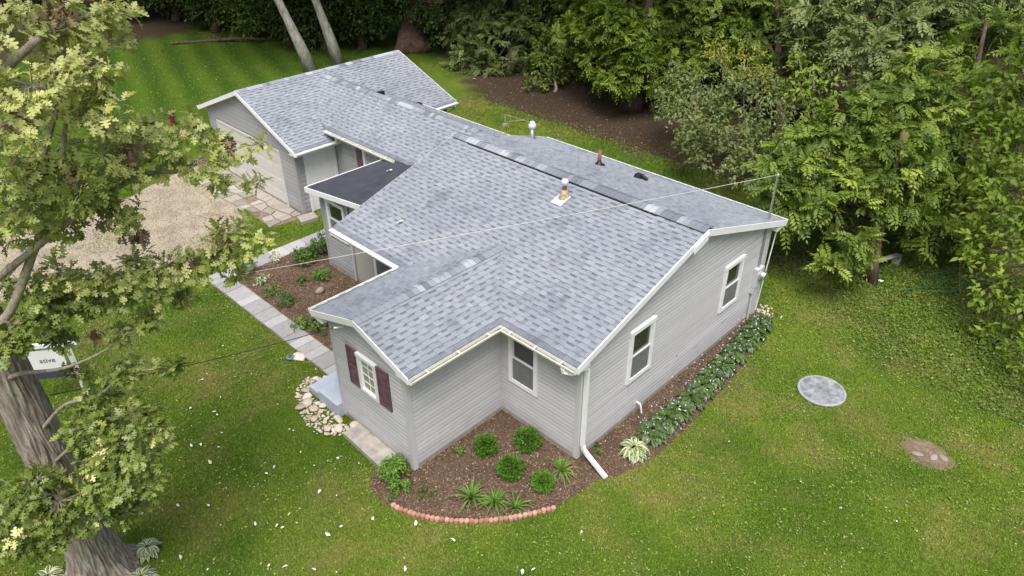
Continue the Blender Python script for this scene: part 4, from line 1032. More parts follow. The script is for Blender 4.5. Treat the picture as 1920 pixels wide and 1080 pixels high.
# pale slim trunks on the back lawn
for i, (b, tp, lb) in enumerate((((10.85, 26.21), (8.2, 28.6, 11), 'left of two pale slender tree trunks behind the garage'), ((12.46, 26.25), (10.6, 28.0, 11), 'right of two pale slender tree trunks behind the garage'))):
    c = np.array(tp)
    make_tree('aspen_tree', lb, b, [(c + [0, 0, -.6], (3.2, 3.2, 1.7)), (c + [2.3, 1.6, .8], (3.2, 3, 1.8)), (c + [-2.0, 3.2, .8], (3.2, 3, 1.8))], M['leaf_dark'], M['bark_pale'], .24, c, 'simple', .5, ln=.3, dens=.6)  # crowns out of view, enlarged to shade the lawn around the trunks
p = gnd(775, 100)
make_tree('old_maple_tree', 'massive reddish brown trunk in the woods behind the garage', p, [bl_(715, 20, 43.5, 45), bl_(690, 45, 43, 32), bl_(700, -20, 44, 60), bl_(745, -190, 45, 150), bl_(850, 10, 46, 40)], bpy.data.materials['lime_green_leaf'], bark('reddish_bark', (.10, .06, .045), (.17, .11, .085), 5, .15), .72, at(782, -170, 45.0), 'simple', .3, ln=.26, dens=.8)
# far edge of the back lawn
rt_ = random.Random(3)
far = [(250, 40, 'leaf_dark', 'shaded tree at the far left corner of the back lawn'), (330, 40, 'leaf_dark', 'dark tree behind the far lawn edge, left of the fallen log'), (405, 60, 'leaf_dark', 'dark spreading tree above the fallen log'), (480, 68, 'leaf_walnut', 'fern like green shrub at the right end of the fallen log'),
       (545, 85, 'leaf_dark', 'dark rounded bush left of the pale slim trunks'), (610, 95, 'leaf_dark', 'dark bush between the two pale slim trunks'), (680, 92, 'leaf_dark', 'dark bush right of the pale slim trunks'), (845, 105, 'leaf_dark', 'shaded tree right of the massive brown trunk')]
for i, (u, v, mt_, lb) in enumerate(far):
    p = gnd(u, v); d = depth_of(p); c0 = at(u, v - 45, d)
    bs = [bl_(u + rt_.uniform(-25, 25), v - 55 + rt_.uniform(-12, 12), d + rt_.uniform(-1, 1), rt_.uniform(38, 52)) for _ in range(4)] + [bl_(u + rt_.uniform(-20, 20), v - 140, d, 110), bl_(u - 15, v - 28, d - .5, 25)] + [((p[0] + rt_.uniform(-2, 2), p[1] + .8 - 1.5 * k_, rt_.uniform(5.5, 8)), (3.2, 3.2, 1.7)) for k_ in range(3)]  # last blobs: unseen overhanging canopy, added to shade the far lawn edge
    make_tree('woodland_tree', lb, p, bs, M[mt_], M['bark_dark'], .2, at(u, v - 200, d), 'simple', .45, ln=.26, dens=.8)
# deeper woods: copies of two prototypes
protos = []
for q in range(2):
    bs = [((R.uniform(-2.2, 2.2), R.uniform(-2.2, 2.2), R.uniform(2.0, 10)), (R.uniform(1.7, 2.4),) * 3) for _ in range(9)]
    protos.append((bs, q))
deep = []
for i in range(46):
    for _ in range(60):
        u = R.uniform(-150, 2300); d = R.uniform(34, 66); v_ = None
        x = at(u, 100, d); P = np.array([x[0], x[1]])
        ok = (P[0] > 19 + max(0, (P[1] - 17) * .62)) or P[1] > 43
        if P[1] < 43 and P[0] < 14 + max(0, (P[1] - 17) * .62) + 4: ok = False
        if P[1] < 3 and P[0] > 19: ok = True
        if ok and all(np.hypot(*(P - q)) > 3.6 for q in deep): deep.append(P); break
first = {}
for i, P in enumerate(deep):
    q = i % 2
    if q not in first:
        bs = [((c[0] + P[0], c[1] + P[1], c[2]), r) for c, r in protos[q][0]]
        t = make_tree('forest_tree', 'tall shaded tree deep in the woods behind the lawn', P, bs, M['leaf_dark'], M['bark_dark'], .25, (P[0] + .3, P[1], 11), 'simple', .5, 'deep woodland trees', ln=.42, dens=.75)
        first[q] = t
    else:
        src = first[q]; t = src.copy(); col.objects.link(t); t.location = (P[0], P[1], 0); t.rotation_euler[2] = R.random() * 6.28; s = R.uniform(.85, 1.2); t.scale = (s, s, s)
        for ch in src.children:
            c = ch.copy(); col.objects.link(c); c.parent = t
# ------------------------------------------------------------------ the oak in the left foreground
OB = np.array([-7.62, 4.10, 0.0])
oak = thing('oak_tree', tuple(OB), 'large oak with furrowed grey trunk in the left foreground', 'tree')
def oak_trunk():
    V = []; F = []; K = 240; H = 170; ph = [R.uniform(0, 6.28) for _ in range(8)]
    for i in range(H):
        z = -.1 + 13.0 * (i / (H - 1)) ** 1.6; r = .345 - .013 * z + .22 * math.exp(-max(0, z) / .32)
        cx, cy = .05 * math.sin(z * .5), .12 * math.sin(z * .35)
        for j in range(K):
            a = 2 * math.pi * j / K
            w = a + .10 * math.sin(z * 2.1 + 3 * a + ph[0]) + .06 * math.sin(z * 5.3 + 7 * a + ph[1])
            ridge = abs(math.sin(15 * w + .9 * math.sin(1.7 * z + ph[2]))) * .6 + abs(math.sin(24.5 * w + 1.4 * math.sin(2.9 * z + 2 * a + ph[3]))) * .4
            ridge *= .75 + .25 * math.sin(9 * z + 5 * math.sin(4 * a + ph[4]))
            fl = .22 * math.exp(-max(0, z) / .45) * (.5 + .5 * math.sin(5 * a + .8)) + .13 * (ridge - .5)
            rr = r * (1 + fl); V.append((cx + rr * math.cos(a), cy + rr * math.sin(a), z))
    for i in range(H - 1):
        for j in range(K):
            a = i * K + j; b = i * K + (j + 1) % K; F.append((a, b, b + K, a + K))
    link('trunk', np_mesh('trunk', np.array(V), np.array(F), M['bark_oak'], np.full(len(F), .5), True), oak)
oak_trunk()
def oak_outline():
    pts = [(0, .0), (.08, .02), (.14, .12), (.22, .16), (.25, .07), (.33, .08), (.40, .25), (.50, .29), (.52, .11), (.60, .11), (.68, .27), (.78, .26), (.77, .10), (.86, .10), (.93, .13), (1.0, .0)]
    return pts
OL = oak_outline()
def oak_leaves(lv, P, D, Nrm, Ln, tone):
    n = len(P); S = unit(np.cross(D, Nrm)); Nn = unit(np.cross(S, D)); L_ = Ln[:, None]
    k = len(OL); ring = []
    curl = NR.uniform(-.10, .22, n)[:, None]; fold = NR.uniform(.0, .35, n)[:, None]
    def pt(t, w): return P + D * L_ * t + S * L_ * w + Nn * (L_ * (abs(w) * fold - curl * t * t))
    mids = [pt(t, 0) for t in (0, .30, .56, .80, 1.0)]
    up = [pt(t, w) for t, w in OL[1:-1]]; dn = [pt(t, -w) for t, w in OL[1:-1]]
    allv = np.stack(mids + up + dn, 1); nv = allv.shape[1]; F = []
    h = len(OL) - 2
    def mid_of(t): return 0 if t < .12 else 1 if t < .45 else 2 if t < .66 else 3
    for base, sgn in ((5, 1), (5 + h, -1)):
        prev = 0; F_ = [(0, base, base + 1)] if sgn > 0 else [(0, base + 1, base)]
        for i in range(h - 1):
            t = (OL[i + 1][0] + OL[i + 2][0]) / 2; mi = mid_of(t)
            if mi != prev and mi > prev:
                F_.append((prev, base + i, mi) if sgn > 0 else (prev, mi, base + i)); prev = mi
            F_.append((prev, base + i, base + i + 1) if sgn > 0 else (prev, base + i + 1, base + i))
        F_.append((prev, base + h - 1, 4) if sgn > 0 else (prev, 4, base + h - 1)); F += F_
    F = np.array(F[1:] if False else F); b = np.arange(n)[:, None, None] * nv
    lv.add(allv.reshape(-1, 3), (F[None] + b).reshape(-1, 3), np.repeat(tone, len(F)))
def oak_clump(lv, twigs, c, r, n, ln, tone, sp=.16, root=None):
    """whorls of leaves at twig tips through a flattened ball"""
    k = max(3, n // 7); d = rand_dirs(k); tips = c + d * (r * NR.uniform(.35, 1.0, k) ** .6)[:, None] * np.array([1, 1, .62])
    for tp, dd in zip(tips, d):
        m = int(NR.integers(5, 10)); out = unit((dd + np.array([0, 0, .25]) + NR.normal(0, .25, 3))[None])[0]
        a = NR.uniform(0, 2 * math.pi, m); u_ = unit(np.cross(out, [.3, .1, 1])[None])[0]; v_ = np.cross(out, u_)
        D = unit(out * NR.uniform(.05, .8, m)[:, None] + (np.cos(a)[:, None] * u_ + np.sin(a)[:, None] * v_) + [0, 0, -.12]); Nr = unit(out + [0, 0, .9] + NR.normal(0, .3, (m, 3)))
        tn = np.clip(tone + NR.normal(0, .09, m) + NR.normal(0, .05), 0, .9)
        if NR.random() < .06: tn = np.clip(NR.normal(.96, .03, m), 0, 1)
        oak_leaves(lv, tp + D * .012 - out * NR.uniform(0, .15, m)[:, None], D, Nr, ln * NR.uniform(.55, 1.15, m), tn)
        if twigs is not None: limb(twigs, c + (tp - c) * .1, tp, .007, .003, 0, 4, .08, 3)
olv = Leaves(); twigs = MB(); dead = Leaves()
# clumps: pixel position, depth, radius in pixels, leaf tone with the sunlit top painted in
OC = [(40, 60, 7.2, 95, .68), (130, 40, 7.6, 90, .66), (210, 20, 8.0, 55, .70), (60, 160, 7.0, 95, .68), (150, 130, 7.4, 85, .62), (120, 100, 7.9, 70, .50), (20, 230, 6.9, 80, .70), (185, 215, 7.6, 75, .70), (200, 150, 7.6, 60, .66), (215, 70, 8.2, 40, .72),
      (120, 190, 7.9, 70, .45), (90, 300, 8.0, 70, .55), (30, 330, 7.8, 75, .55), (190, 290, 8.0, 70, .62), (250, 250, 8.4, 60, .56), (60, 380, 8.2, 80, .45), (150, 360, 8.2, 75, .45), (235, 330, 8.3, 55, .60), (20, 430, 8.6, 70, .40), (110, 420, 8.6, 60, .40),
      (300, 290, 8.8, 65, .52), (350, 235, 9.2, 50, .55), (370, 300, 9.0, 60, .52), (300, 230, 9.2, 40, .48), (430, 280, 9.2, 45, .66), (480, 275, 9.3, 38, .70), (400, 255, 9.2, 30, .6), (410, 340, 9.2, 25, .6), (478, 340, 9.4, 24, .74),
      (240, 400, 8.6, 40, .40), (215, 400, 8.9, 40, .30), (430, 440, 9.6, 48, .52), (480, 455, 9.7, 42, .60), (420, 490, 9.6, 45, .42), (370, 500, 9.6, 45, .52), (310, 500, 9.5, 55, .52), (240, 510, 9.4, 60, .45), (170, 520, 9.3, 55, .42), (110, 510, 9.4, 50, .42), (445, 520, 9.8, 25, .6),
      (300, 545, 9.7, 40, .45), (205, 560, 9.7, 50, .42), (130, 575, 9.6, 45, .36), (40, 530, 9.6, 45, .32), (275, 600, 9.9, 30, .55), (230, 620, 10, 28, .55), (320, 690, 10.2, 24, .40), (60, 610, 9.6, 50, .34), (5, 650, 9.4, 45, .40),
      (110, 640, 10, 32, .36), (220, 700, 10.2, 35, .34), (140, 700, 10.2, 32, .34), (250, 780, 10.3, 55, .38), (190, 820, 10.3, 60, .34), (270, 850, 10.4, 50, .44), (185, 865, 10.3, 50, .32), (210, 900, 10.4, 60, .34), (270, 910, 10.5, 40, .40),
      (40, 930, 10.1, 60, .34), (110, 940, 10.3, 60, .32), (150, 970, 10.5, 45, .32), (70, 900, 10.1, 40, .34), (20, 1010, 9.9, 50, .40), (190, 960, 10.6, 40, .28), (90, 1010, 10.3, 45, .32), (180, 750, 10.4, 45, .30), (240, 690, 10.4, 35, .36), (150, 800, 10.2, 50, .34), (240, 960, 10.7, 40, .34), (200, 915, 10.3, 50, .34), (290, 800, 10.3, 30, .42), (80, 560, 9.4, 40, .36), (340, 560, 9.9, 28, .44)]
limbs = MB(); OBv = V3(OB)
for (u, v, d, rp, tn) in OC:
    c = at(u, v, d); r = rp * d / FPX * 1.05; n = int(min(330, max(60, (rp / 60) ** 2 * 165)))
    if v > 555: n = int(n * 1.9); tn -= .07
    else: tn += .06 + R.uniform(-.05, .05)  # light from above painted in: lower clumps darker, upper ones lighter
    if v < 440: n = int(n * .7)
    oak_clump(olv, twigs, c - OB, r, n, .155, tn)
# crown that continues out of the picture to the left and above
for _ in range(26):
    a = R.uniform(0, 6.28); rr = R.uniform(1.5, 4.5); z = R.uniform(6.5, 13.5); c = np.array([rr * math.cos(a), rr * math.sin(a), z]); u, v, dd = proj(c + OB)
    if dd > .5 and u > -120 and v > -150: continue
    oak_clump(olv, None, c, .8, 130, .2, .5)
for (u, v, d, rp) in ((105, 20, 7.3, 38), (240, 280, 8.0, 26), (130, 315, 8.0, 24), (200, 385, 8.5, 32), (255, 440, 9.0, 22), (415, 455, 9.6, 18), (180, 625, 10, 16), (30, 215, 6.9, 18), (425, 265, 9.2, 14), (350, 488, 9.5, 14)):
    c = at(u, v, d) - OB; r = rp * d / FPX; n = 34; D = unit(NR.normal(0, .35, (n, 3)) + [0, 0, -1]); oak_leaves(dead, c + NR.normal(0, r * .45, (n, 3)), D, rand_dirs(n), np.full(n, .13), np.clip(NR.normal(.5, .2, n), 0, 1))
# limbs: (start height on trunk, list of pixel/depth way points, start radius)
def way(h, pts, r0):
    P = [V3((0, 0, h))] + [V3(at(*q) - OB) for q in pts]; k = len(P); out = []; rad = []
    for i in range(k - 1):
        a, b, c, d = P[max(0, i - 1)], P[i], P[i + 1], P[min(k - 1, i + 2)]
        for j in range(6):
            t = j / 6; out.append(.5 * ((2 * b) + (c - a) * t + (2 * a - 5 * b + 4 * c - d) * t * t + (3 * b - a - 3 * c + d) * t ** 3)); rad.append(0)
    out.append(P[-1]); n = len(out)
    rad = [r0 * .62 * (1 - i / (n - 1)) ** .8 + .006 for i in range(n)]
    limbs.tube(out, rad, 8)
way(5.2, [(15, 590, 9.4), (60, 480, 9.0), (75, 440, 8.8), (110, 360, 8.3), (125, 210, 7.6), (140, 90, 7.6)], .10)
way(5.0, [(40, 600, 9.5), (120, 560, 9.6), (240, 515, 9.5), (340, 500, 9.6), (430, 460, 9.6), (500, 445, 9.8)], .075)
way(5.6, [(60, 470, 8.8), (150, 400, 8.5), (260, 330, 8.6), (340, 320, 9.0), (400, 290, 9.1), (480, 270, 9.3)], .07)
way(7.5, [(20, 120, 7.2), (90, 60, 7.3), (170, 30, 7.7), (220, 20, 8.0)], .08)
way(7.2, [(20, 260, 7.3), (60, 200, 7.1), (130, 110, 7.4), (170, 130, 7.4), (230, 70, 8.1)], .06)
way(6.4, [(40, 380, 8.2), (105, 215, 7.7), (130, 190, 7.6), (170, 230, 7.6), (210, 250, 7.8)], .05)
way(4.3, [(40, 700, 9.8), (120, 690, 10.0), (200, 655, 10.1), (280, 600, 9.9)], .05)
way(3.2, [(120, 760, 10.3), (180, 745, 10.3), (240, 700, 10.3), (330, 690, 10.2)], .04)
way(2.6, [(150, 830, 10.4), (220, 830, 10.3), (280, 850, 10.4)], .04)
way(2.4, [(100, 900, 10.3), (50, 930, 10.1), (10, 960, 10.0)], .04)
way(1.9, [(170, 930, 10.6), (210, 910, 10.5), (260, 900, 10.5)], .035)
way(4.8, [(20, 620, 9.5), (5, 605, 9.3), (-40, 640, 9)], .06)
for z, a, l in ((8.5, 2.6, 4), (9.5, 3.6, 4), (10.5, 1.4, 3.6), (11.5, 4.6, 3), (7.8, 3.1, 4.4)):
    limb(limbs, (0, 0, z), (l * math.cos(a), l * math.sin(a), z + 1.6), .12, .03, 0, 8)
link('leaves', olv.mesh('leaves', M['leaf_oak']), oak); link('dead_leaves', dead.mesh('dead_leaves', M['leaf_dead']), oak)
limbs.build('branches', M['twig'], oak, True); twigs.build('twigs', M['twig'], oak)

# ------------------------------------------------------------------ garden plants
def plant(name, label, p, cat, lvs, mats, group=None):
    t = thing(name, (p[0], p[1], .01), label, cat, group)
    for nm, lv, mt in zip(('foliage', 'blossom', 'stems'), lvs, mats): link(nm, lv.mesh(nm, mt), t)
    return t
def bush(r, n, ln=.045, tone=.5, h=.85):
    lv = Leaves(); P, d = blob_points(np.array([0, 0, r * h * .75]), (r, r, r * h), n, -.75, .02, .75)
    lump = 1 + .10 * np.sin(d[:, 0] * 5 + NR.uniform(0, 6)) * np.sin(d[:, 1] * 4 + NR.uniform(0, 6)) + .08 * np.sin(d[:, 2] * 6 + d[:, 0] * 3 + NR.uniform(0, 6)); lump[NR.random(len(d)) < .05] *= 1.13; P = P * lump[:, None]
    D = unit(d * 1.1 + NR.normal(0, .45, d.shape)); V, F = quads_leaf(P, D, unit(NR.normal(size=d.shape) + [0, 0, .6]), ln * NR.uniform(.7, 1.3, len(P)), ln * .5 * np.ones(len(P)))
    lv.add(V, F, np.repeat(np.clip(tone + .25 * d[:, 2] * 0 + NR.normal(0, .2, len(P)), 0, 1), 2)); return lv
for (u, v, r, tn, lb) in ((911, 846, .205, .45, 'round clipped bush nearest the wing wall'), (989, 836, .235, .45, 'largest round clipped bush beneath the front window'), (957, 888, .22, .42, 'round clipped bush in the middle of the front bed'), (1018, 912, .18, .75, 'smallest and lightest round bush near the downspout')):
    plant('boxwood_bush', lb, gnd(u, v), 'bush', [bush(r, 3200, .055, tn)], [M['leaf_box']], 'round bushes in the front bed')
def blades(n, ln, w, spread=.8, tone=.5, arch=1.0):
    lv = Leaves(); a = NR.uniform(0, 2 * math.pi, n); lean = NR.uniform(.15, spread, n); L_ = ln * NR.uniform(.6, 1.1, n)
    hd = np.stack([np.cos(a), np.sin(a), np.zeros(n)], 1); sd_ = np.stack([-np.sin(a), np.cos(a), np.zeros(n)], 1); k = 6; rows = []
    for i in range(k):
        t = i / (k - 1); r = L_ * lean * t ** 1.3; z = L_ * (t * (1.0 - .25 * lean) - arch * lean * .75 * t ** 2.6); c = hd * r[:, None] + np.array([0, 0, 1]) * np.maximum(z, .01)[:, None]; ww = w * (1 - t ** 2.5) * .5 + .001
        rows += [c - sd_ * ww, c + sd_ * ww]
    V = np.stack(rows, 1); F = []
    for i in range(k - 1): q = 2 * i; F += [(q, q + 1, q + 3), (q, q + 3, q + 2)]
    F = np.array(F); b = np.arange(n)[:, None, None] * (2 * k); lv.add(V.reshape(-1, 3), (F[None] + b).reshape(-1, 3), np.repeat(np.clip(tone + NR.normal(0, .2, n), 0, 1), len(F))); return lv
for (u, v, n, ln, lb) in ((884, 938, 34, .50, 'leftmost of three daylily clumps behind the brick edging'), (928, 945, 26, .40, 'middle daylily clump behind the brick edging'), (966, 955, 16, .42, 'sparse right daylily clump behind the brick edging'), (1052, 888, 34, .44, 'yellowing daylily clump beside the main house corner')):
    plant('daylily', lb, gnd(u, v), 'daylily', [blades(int(n * 1.5), ln * 1.12, .028, 1.1, .55 if u < 1000 else .75)], [M['leaf_day']], 'daylilies in the front bed')
def leafy(r, h, n, ln, tone=.5, w=.5):
    lv = Leaves(); simple_blob(lv, (0, 0, h * .55), (r, r, h * .5), n, ln, w, tone); return lv
SH = [(743, 893, .24, .42, 700, .075, 'leaf_box', .8, 'bright leafy plant at the wing corner'), (750, 918, .15, .25, 260, .07, 'leaf_box', .75, 'low leafy plant before the wing corner'), (861, 847, .10, .16, 60, .07, 'leaf_day', .4, 'small seedling by the wing wall'), (799, 932, .13, .18, 80, .07, 'leaf_shrub', .5, 'small weed behind the left bricks'), (729, 938, .07, .1, 30, .06, 'leaf_shrub', .5, 'tiny weed at the left bed edge'), (1122, 846, .10, .16, 60, .07, 'leaf_shrub', .5, 'small weed beside the downspout'), (1368, 616, .09, .14, 60, .06, 'leaf_day', .6, 'small bright weed against the gable wall'),
      (574, 494, .26, .5, 520, .10, 'leaf_shrub', .4, 'tall leafy shrub beside the porch wall'), (604, 474, .26, .55, 520, .10, 'leaf_shrub', .42, 'leafy shrub tight against the porch corner'), (606, 523, .19, .3, 320, .075, 'leaf_box', .55, 'rounded shrub above the brown boulder'), (567, 533, .14, .2, 150, .07, 'leaf_shrub', .5, 'low shrub left of the brown boulder'), (493, 531, .16, .22, 120, .09, 'leaf_pale', .6, 'pale variegated plant near the path corner'), (513, 551, .17, .26, 200, .08, 'leaf_shrub', .6, 'light green shrub along the path'), (536, 571, .19, .3, 260, .08, 'leaf_shrub', .4, 'dark shrub in the middle of the path row'), (561, 616, .16, .22, 200, .075, 'leaf_box', .7, 'bright shrub where the path nears the wing'), (588, 608, .17, .28, 220, .08, 'leaf_shrub', .4, 'shrub just left of the wing eave end'), (609, 620, .24, .5, 420, .09, 'leaf_box', .4, 'dense shrub at the wing front wall edge'), (467, 512, .2, .36, 240, .09, 'leaf_shrub', .6, 'shrub at the outer bed corner below oak leaves'), (518, 491, .13, .3, 90, .09, 'leaf_pale', .7, 'pale sparse plant at the back of the porch bed')]
for (u, v, r, h, n, ln, mt, tn, lb) in SH: plant('garden_shrub' if r > .12 else 'weed', lb, gnd(u, v), 'shrub' if r > .12 else 'weed', [leafy(r, h, n, ln, tn)], [M[mt]])
def hosta(r, n, ln, w, tone, vari=False):
    lv = Leaves(); a = NR.uniform(0, 2 * math.pi, n); q = NR.uniform(.1, 1, n) ** .7; hd = np.stack([np.cos(a), np.sin(a), np.zeros(n)], 1); sd_ = np.stack([-np.sin(a), np.cos(a), np.zeros(n)], 1)
    base = hd * (r * .35 * q)[:, None] + np.array([0, 0, 1]) * (r * (.75 - .45 * q))[:, None]; L_ = ln * NR.uniform(.75, 1.15, n)
    ts = (0, .25, .55, .8, 1); ws = (.12, .85, 1, .62, .02); rows = []
    for t, ww in zip(ts, ws):
        c = base + hd * (L_ * t * .85)[:, None] + np.array([0, 0, 1]) * (L_ * (.35 * t - .75 * t * t * (.3 + q * .7)))[:, None]
        hw = (L_ * w * .5 * ww)[:, None]; e = np.array([0, 0, 1]) * hw * .25
        rows += [c - sd_ * hw + e, c - sd_ * hw * .62 + e * .5, c, c + sd_ * hw * .62 + e * .5, c + sd_ * hw + e]
    V = np.stack(rows, 1); V[:, :, 2] = np.maximum(V[:, :, 2], .008); F = []; T = []
    for i in range(4):
        for j in range(4):
            x = i * 5 + j; F += [(x, x + 1, x + 6), (x, x + 6, x + 5)]; T += [j] * 2
    F = np.array(F); T = np.array(T); b = np.arange(n)[:, None, None] * 25
    tn = np.clip(tone + NR.normal(0, .15, n), 0, 1)
    tone_ = np.where((T[None] == 0) | (T[None] == 3), .85, .25) + NR.normal(0, .08, (n, 1)) if vari else np.repeat(tn[:, None], len(T), 1)
    lv.add(V.reshape(-1, 3), (F[None] + b).reshape(-1, 3), np.clip(tone_, 0, 1).ravel()); return lv
def flowers(r, n, h):
    lv = Leaves(); P = np.stack([NR.normal(0, r * .55, n), NR.normal(0, r * .55, n), NR.uniform(.45, 1, n) * h], 1)
    V, F = quads_leaf(P, unit(NR.normal(size=(n, 3)) - [0, 0, .6]), rand_dirs(n), NR.uniform(.035, .07, n), NR.uniform(.018, .03, n)); lv.add(V, F, np.full(len(F), .5)); return lv
def stalks(r, n, h):
    lv = Leaves(); P = np.stack([NR.normal(0, r * .3, n), NR.normal(0, r * .3, n), np.full(n, r * .3)], 1); V, F = quads_leaf(P, unit(NR.normal(0, .35, (n, 3)) + [0, 0, 1]), rand_dirs(n), np.full(n, h * .8), np.full(n, .014)); lv.add(V, F, np.full(len(F), .6)); return lv
plant('hosta', 'cream edged variegated hosta at the front end of the gable bed', gnd(1188, 850), 'hosta', [hosta(.30, 85, .27, .40, .6, True)], [M['leaf_pale']])
hp = [(1222, 820), (1247, 797), (1268, 778), (1292, 758), (1313, 738), (1333, 716), (1353, 695), (1375, 672), (1395, 649), (1411, 632), (1424, 615)]
ordn = ['first', 'second', 'third', 'fourth', 'fifth', 'sixth', 'seventh', 'eighth', 'ninth', 'tenth', 'last']
for i, (u, v) in enumerate(hp):
    plant('hosta', ordn[i] + ' flowering green hosta counting back from the variegated one', gnd(u, v), 'hosta', [hosta(.40, 120, .25, .46, .68), flowers(.40, 34, .52), stalks(.36, 10, .52)], [M['leaf_hosta'], M['flower'], M['leaf_hosta']], 'green hostas along the gable wall')
for (u, v, s, lb) in ((280, 1035, .30, 'striped hosta at the right foot of the oak trunk'), (268, 1090, .28, 'striped hosta cut by the bottom edge right of the oak'), (95, 1088, .26, 'striped hosta cut by the bottom edge left of the oak')):
    plant('hosta', lb, gnd(u, v), 'hosta', [hosta(s * .8, 60, .22, .34, .6, True)], [M['leaf_pale']])

# ------------------------------------------------------------------ grass, mulch chips, pebbles, weeds (uncountable)
def in_view(P, mu=160, mv=130):
    d = P - CAM; z = d @ FW; u = 960 + FPX * (d @ RT) / np.maximum(z, .1); v = 540 - FPX * (d @ UP) / np.maximum(z, .1)
    return (z > .5) & (u > -mu) & (u < 1920 + mu) & (v > -60) & (v < 1080 + mv)
HFOOT = [[(-.0, -.02), (W + .02, -.02), (W + .02, 7.3), (XP, 9.9), (XP - .05, YWL), (-B, YWL), (-B, A), (0, A)], [(XP, 7), (6.6, 7), (6.6, 13.2), (3.5, 13.2), (3.5, 9.9), (XP, 9.9)], [(XG, YG), (8.3, YG), (8.3, YGL), (XG, YGL)], [(-2.6, YWL), (-1.2, YWL), (-1.2, 5.62), (-2.6, 5.62)], [(-2.9, 3.9), (-2.4, 3.9), (-2.4, 2.6), (-2.9, 2.6)], [(.85, 13.1), (2.1, 13.0), (2.1, 18.6), (1.2, 18.6)]]
NOGRASS = HFOOT + [BED_FRONT, BED_LEFT, [(5.0 + (p[0] - 5.0) * .8, -4.97 + (p[1] + 4.97) * .8) for p in dp], SB_POLY, [(-1.97, 5.6), (-1.38, 5.6), (-1.38, 11.3), (2.0, 11.3), (2.0, 11.86), (-1.97, 11.86)]]
def scatter(x0, x1, y0, y1, dens, soft_drive=True):
    n = int((x1 - x0) * (y1 - y0) * dens); x = NR.uniform(x0, x1, n); y = NR.uniform(y0, y1, n); P = np.stack([x, y, np.zeros(n)], 1)
    k = in_view(P)
    for pol in NOGRASS: k &= ~inside(x, y, pol)
    if soft_drive: k &= ~(inside(x, y, DRIVE) & (NR.random(n) > .04 + .5 * ((np.sin(x * 1.3 + y * .7) + np.sin(y * 1.9 - x * .8) + .5 * np.sin(x * 4 + y * 3)) > 1.1)))
    k &= ~((x - 5.35) ** 2 + (y + 2.61) ** 2 < .495 ** 2); k &= ~(inside(x, y, WORN) & (NR.random(n) > .25))
    edge = 13.9 + np.maximum(0, (y - 17) * .62); k &= ~((x > edge) & (NR.random(n) > .12)); k &= ~((((x - 10.3) / 1.6) ** 2 + ((y - .7) / 1.8) ** 2 < 1) & (NR.random(n) > .3))
    k &= ~((x - OB[0]) ** 2 + (y - OB[1]) ** 2 < .75 ** 2)
    return P[k]
def grass(P, lmin, lmax, w):
    n = len(P); a = NR.uniform(0, 2 * math.pi, n); L_ = NR.uniform(lmin, lmax, n); lean = NR.uniform(.4, 1.3, n)
    hd = np.stack([np.cos(a), np.sin(a), np.zeros(n)], 1); sd_ = np.stack([-np.sin(a), np.cos(a), np.zeros(n)], 1) * (w * NR.uniform(.7, 1.3, n))[:, None]
    tip = P + hd * (L_ * np.sin(lean))[:, None] + np.array([0, 0, 1]) * (L_ * np.cos(lean))[:, None]
    V = np.stack([P - sd_, P + sd_, tip], 1).reshape(-1, 3); F = np.arange(3 * n).reshape(-1, 3); return V, F, np.clip(NR.normal(.42, .19, n), 0, 1)
lv = Leaves()
lv.add(*grass(scatter(-9.5, 8.5, -9.0, 12.5, 2300), .025, .060, .009))
lv.add(*grass(scatter(8.5, 14.5, -9, 18, 900), .04, .09, .012))
lv.add(*grass(scatter(-12, 8.5, 12.5, 20, 900), .04, .08, .012))
lv.add(*grass(scatter(-4, 16, 20, 38, 35), .05, .10, .018))
tag(link('grass', lv.mesh('grass', M['grass'])), 'short mown lawn grass around the house', 'grass', kind='stuff')
# broad leaved clover in the lawn
cl = Leaves(); P = scatter(-9.5, 12.5, -9, 12.5, 100); P = P[(np.sin(P[:, 0] * 1.9 + 1.3 * np.sin(P[:, 1])) + np.sin(P[:, 1] * 1.4 + P[:, 0] * .6) + NR.normal(0, .8, len(P))) > -.5]; n = len(P); P = P + np.array([0, 0, .035])
V, F = quads_leaf(P, unit(NR.normal(size=(n, 3)) * [1, 1, .25]), unit(NR.normal(0, .35, (n, 3)) + [0, 0, 1]), NR.uniform(.03, .065, n), NR.uniform(.02, .04, n)); cl.add(V, F, np.repeat(np.clip(NR.normal(.55, .25, n), 0, 1), 2))
tag(link('clover', cl.mesh('clover', leaf_mat('clover_leaf', [(0, (.05, .09, .012)), (.5, (.15, .22, .035)), (.8, (.30, .36, .10)), (1, (.50, .52, .24))], .2))), 'pale clover leaves dotted through the lawn', 'clover', kind='stuff')
gc = Leaves(); P = scatter(7.2, 15.5, -9, 2.5, 620, False); sd0 = (P[:, 0] - 9.3) * .62 - (P[:, 1] + 1.3) * .42 + NR.normal(0, 1.5, len(P)) + .8 * np.sin(P[:, 0] * 1.7) * np.sin(P[:, 1] * 1.3); P = P[sd0 > .6]; n = len(P); P = P + np.stack([np.zeros(n), np.zeros(n), NR.uniform(.02, .08, n)], 1)
V, F = quads_leaf(P, unit(NR.normal(size=(n, 3)) * [1, 1, .4]), unit(NR.normal(0, .45, (n, 3)) + [0, 0, 1]), NR.uniform(.04, .09, n), NR.uniform(.03, .06, n)); gc.add(V, F, np.repeat(np.clip(NR.normal(.45, .22, n), 0, 1), 2))
tag(link('ground_cover', gc.mesh('ground_cover', leaf_mat('creeping_weed_leaf', [(0, (.05, .085, .012)), (.5, (.115, .165, .026)), (.8, (.21, .26, .06)), (1, (.38, .40, .15))], .15))), 'low leafy weeds creeping in from the trees on the right', 'weeds', kind='stuff')
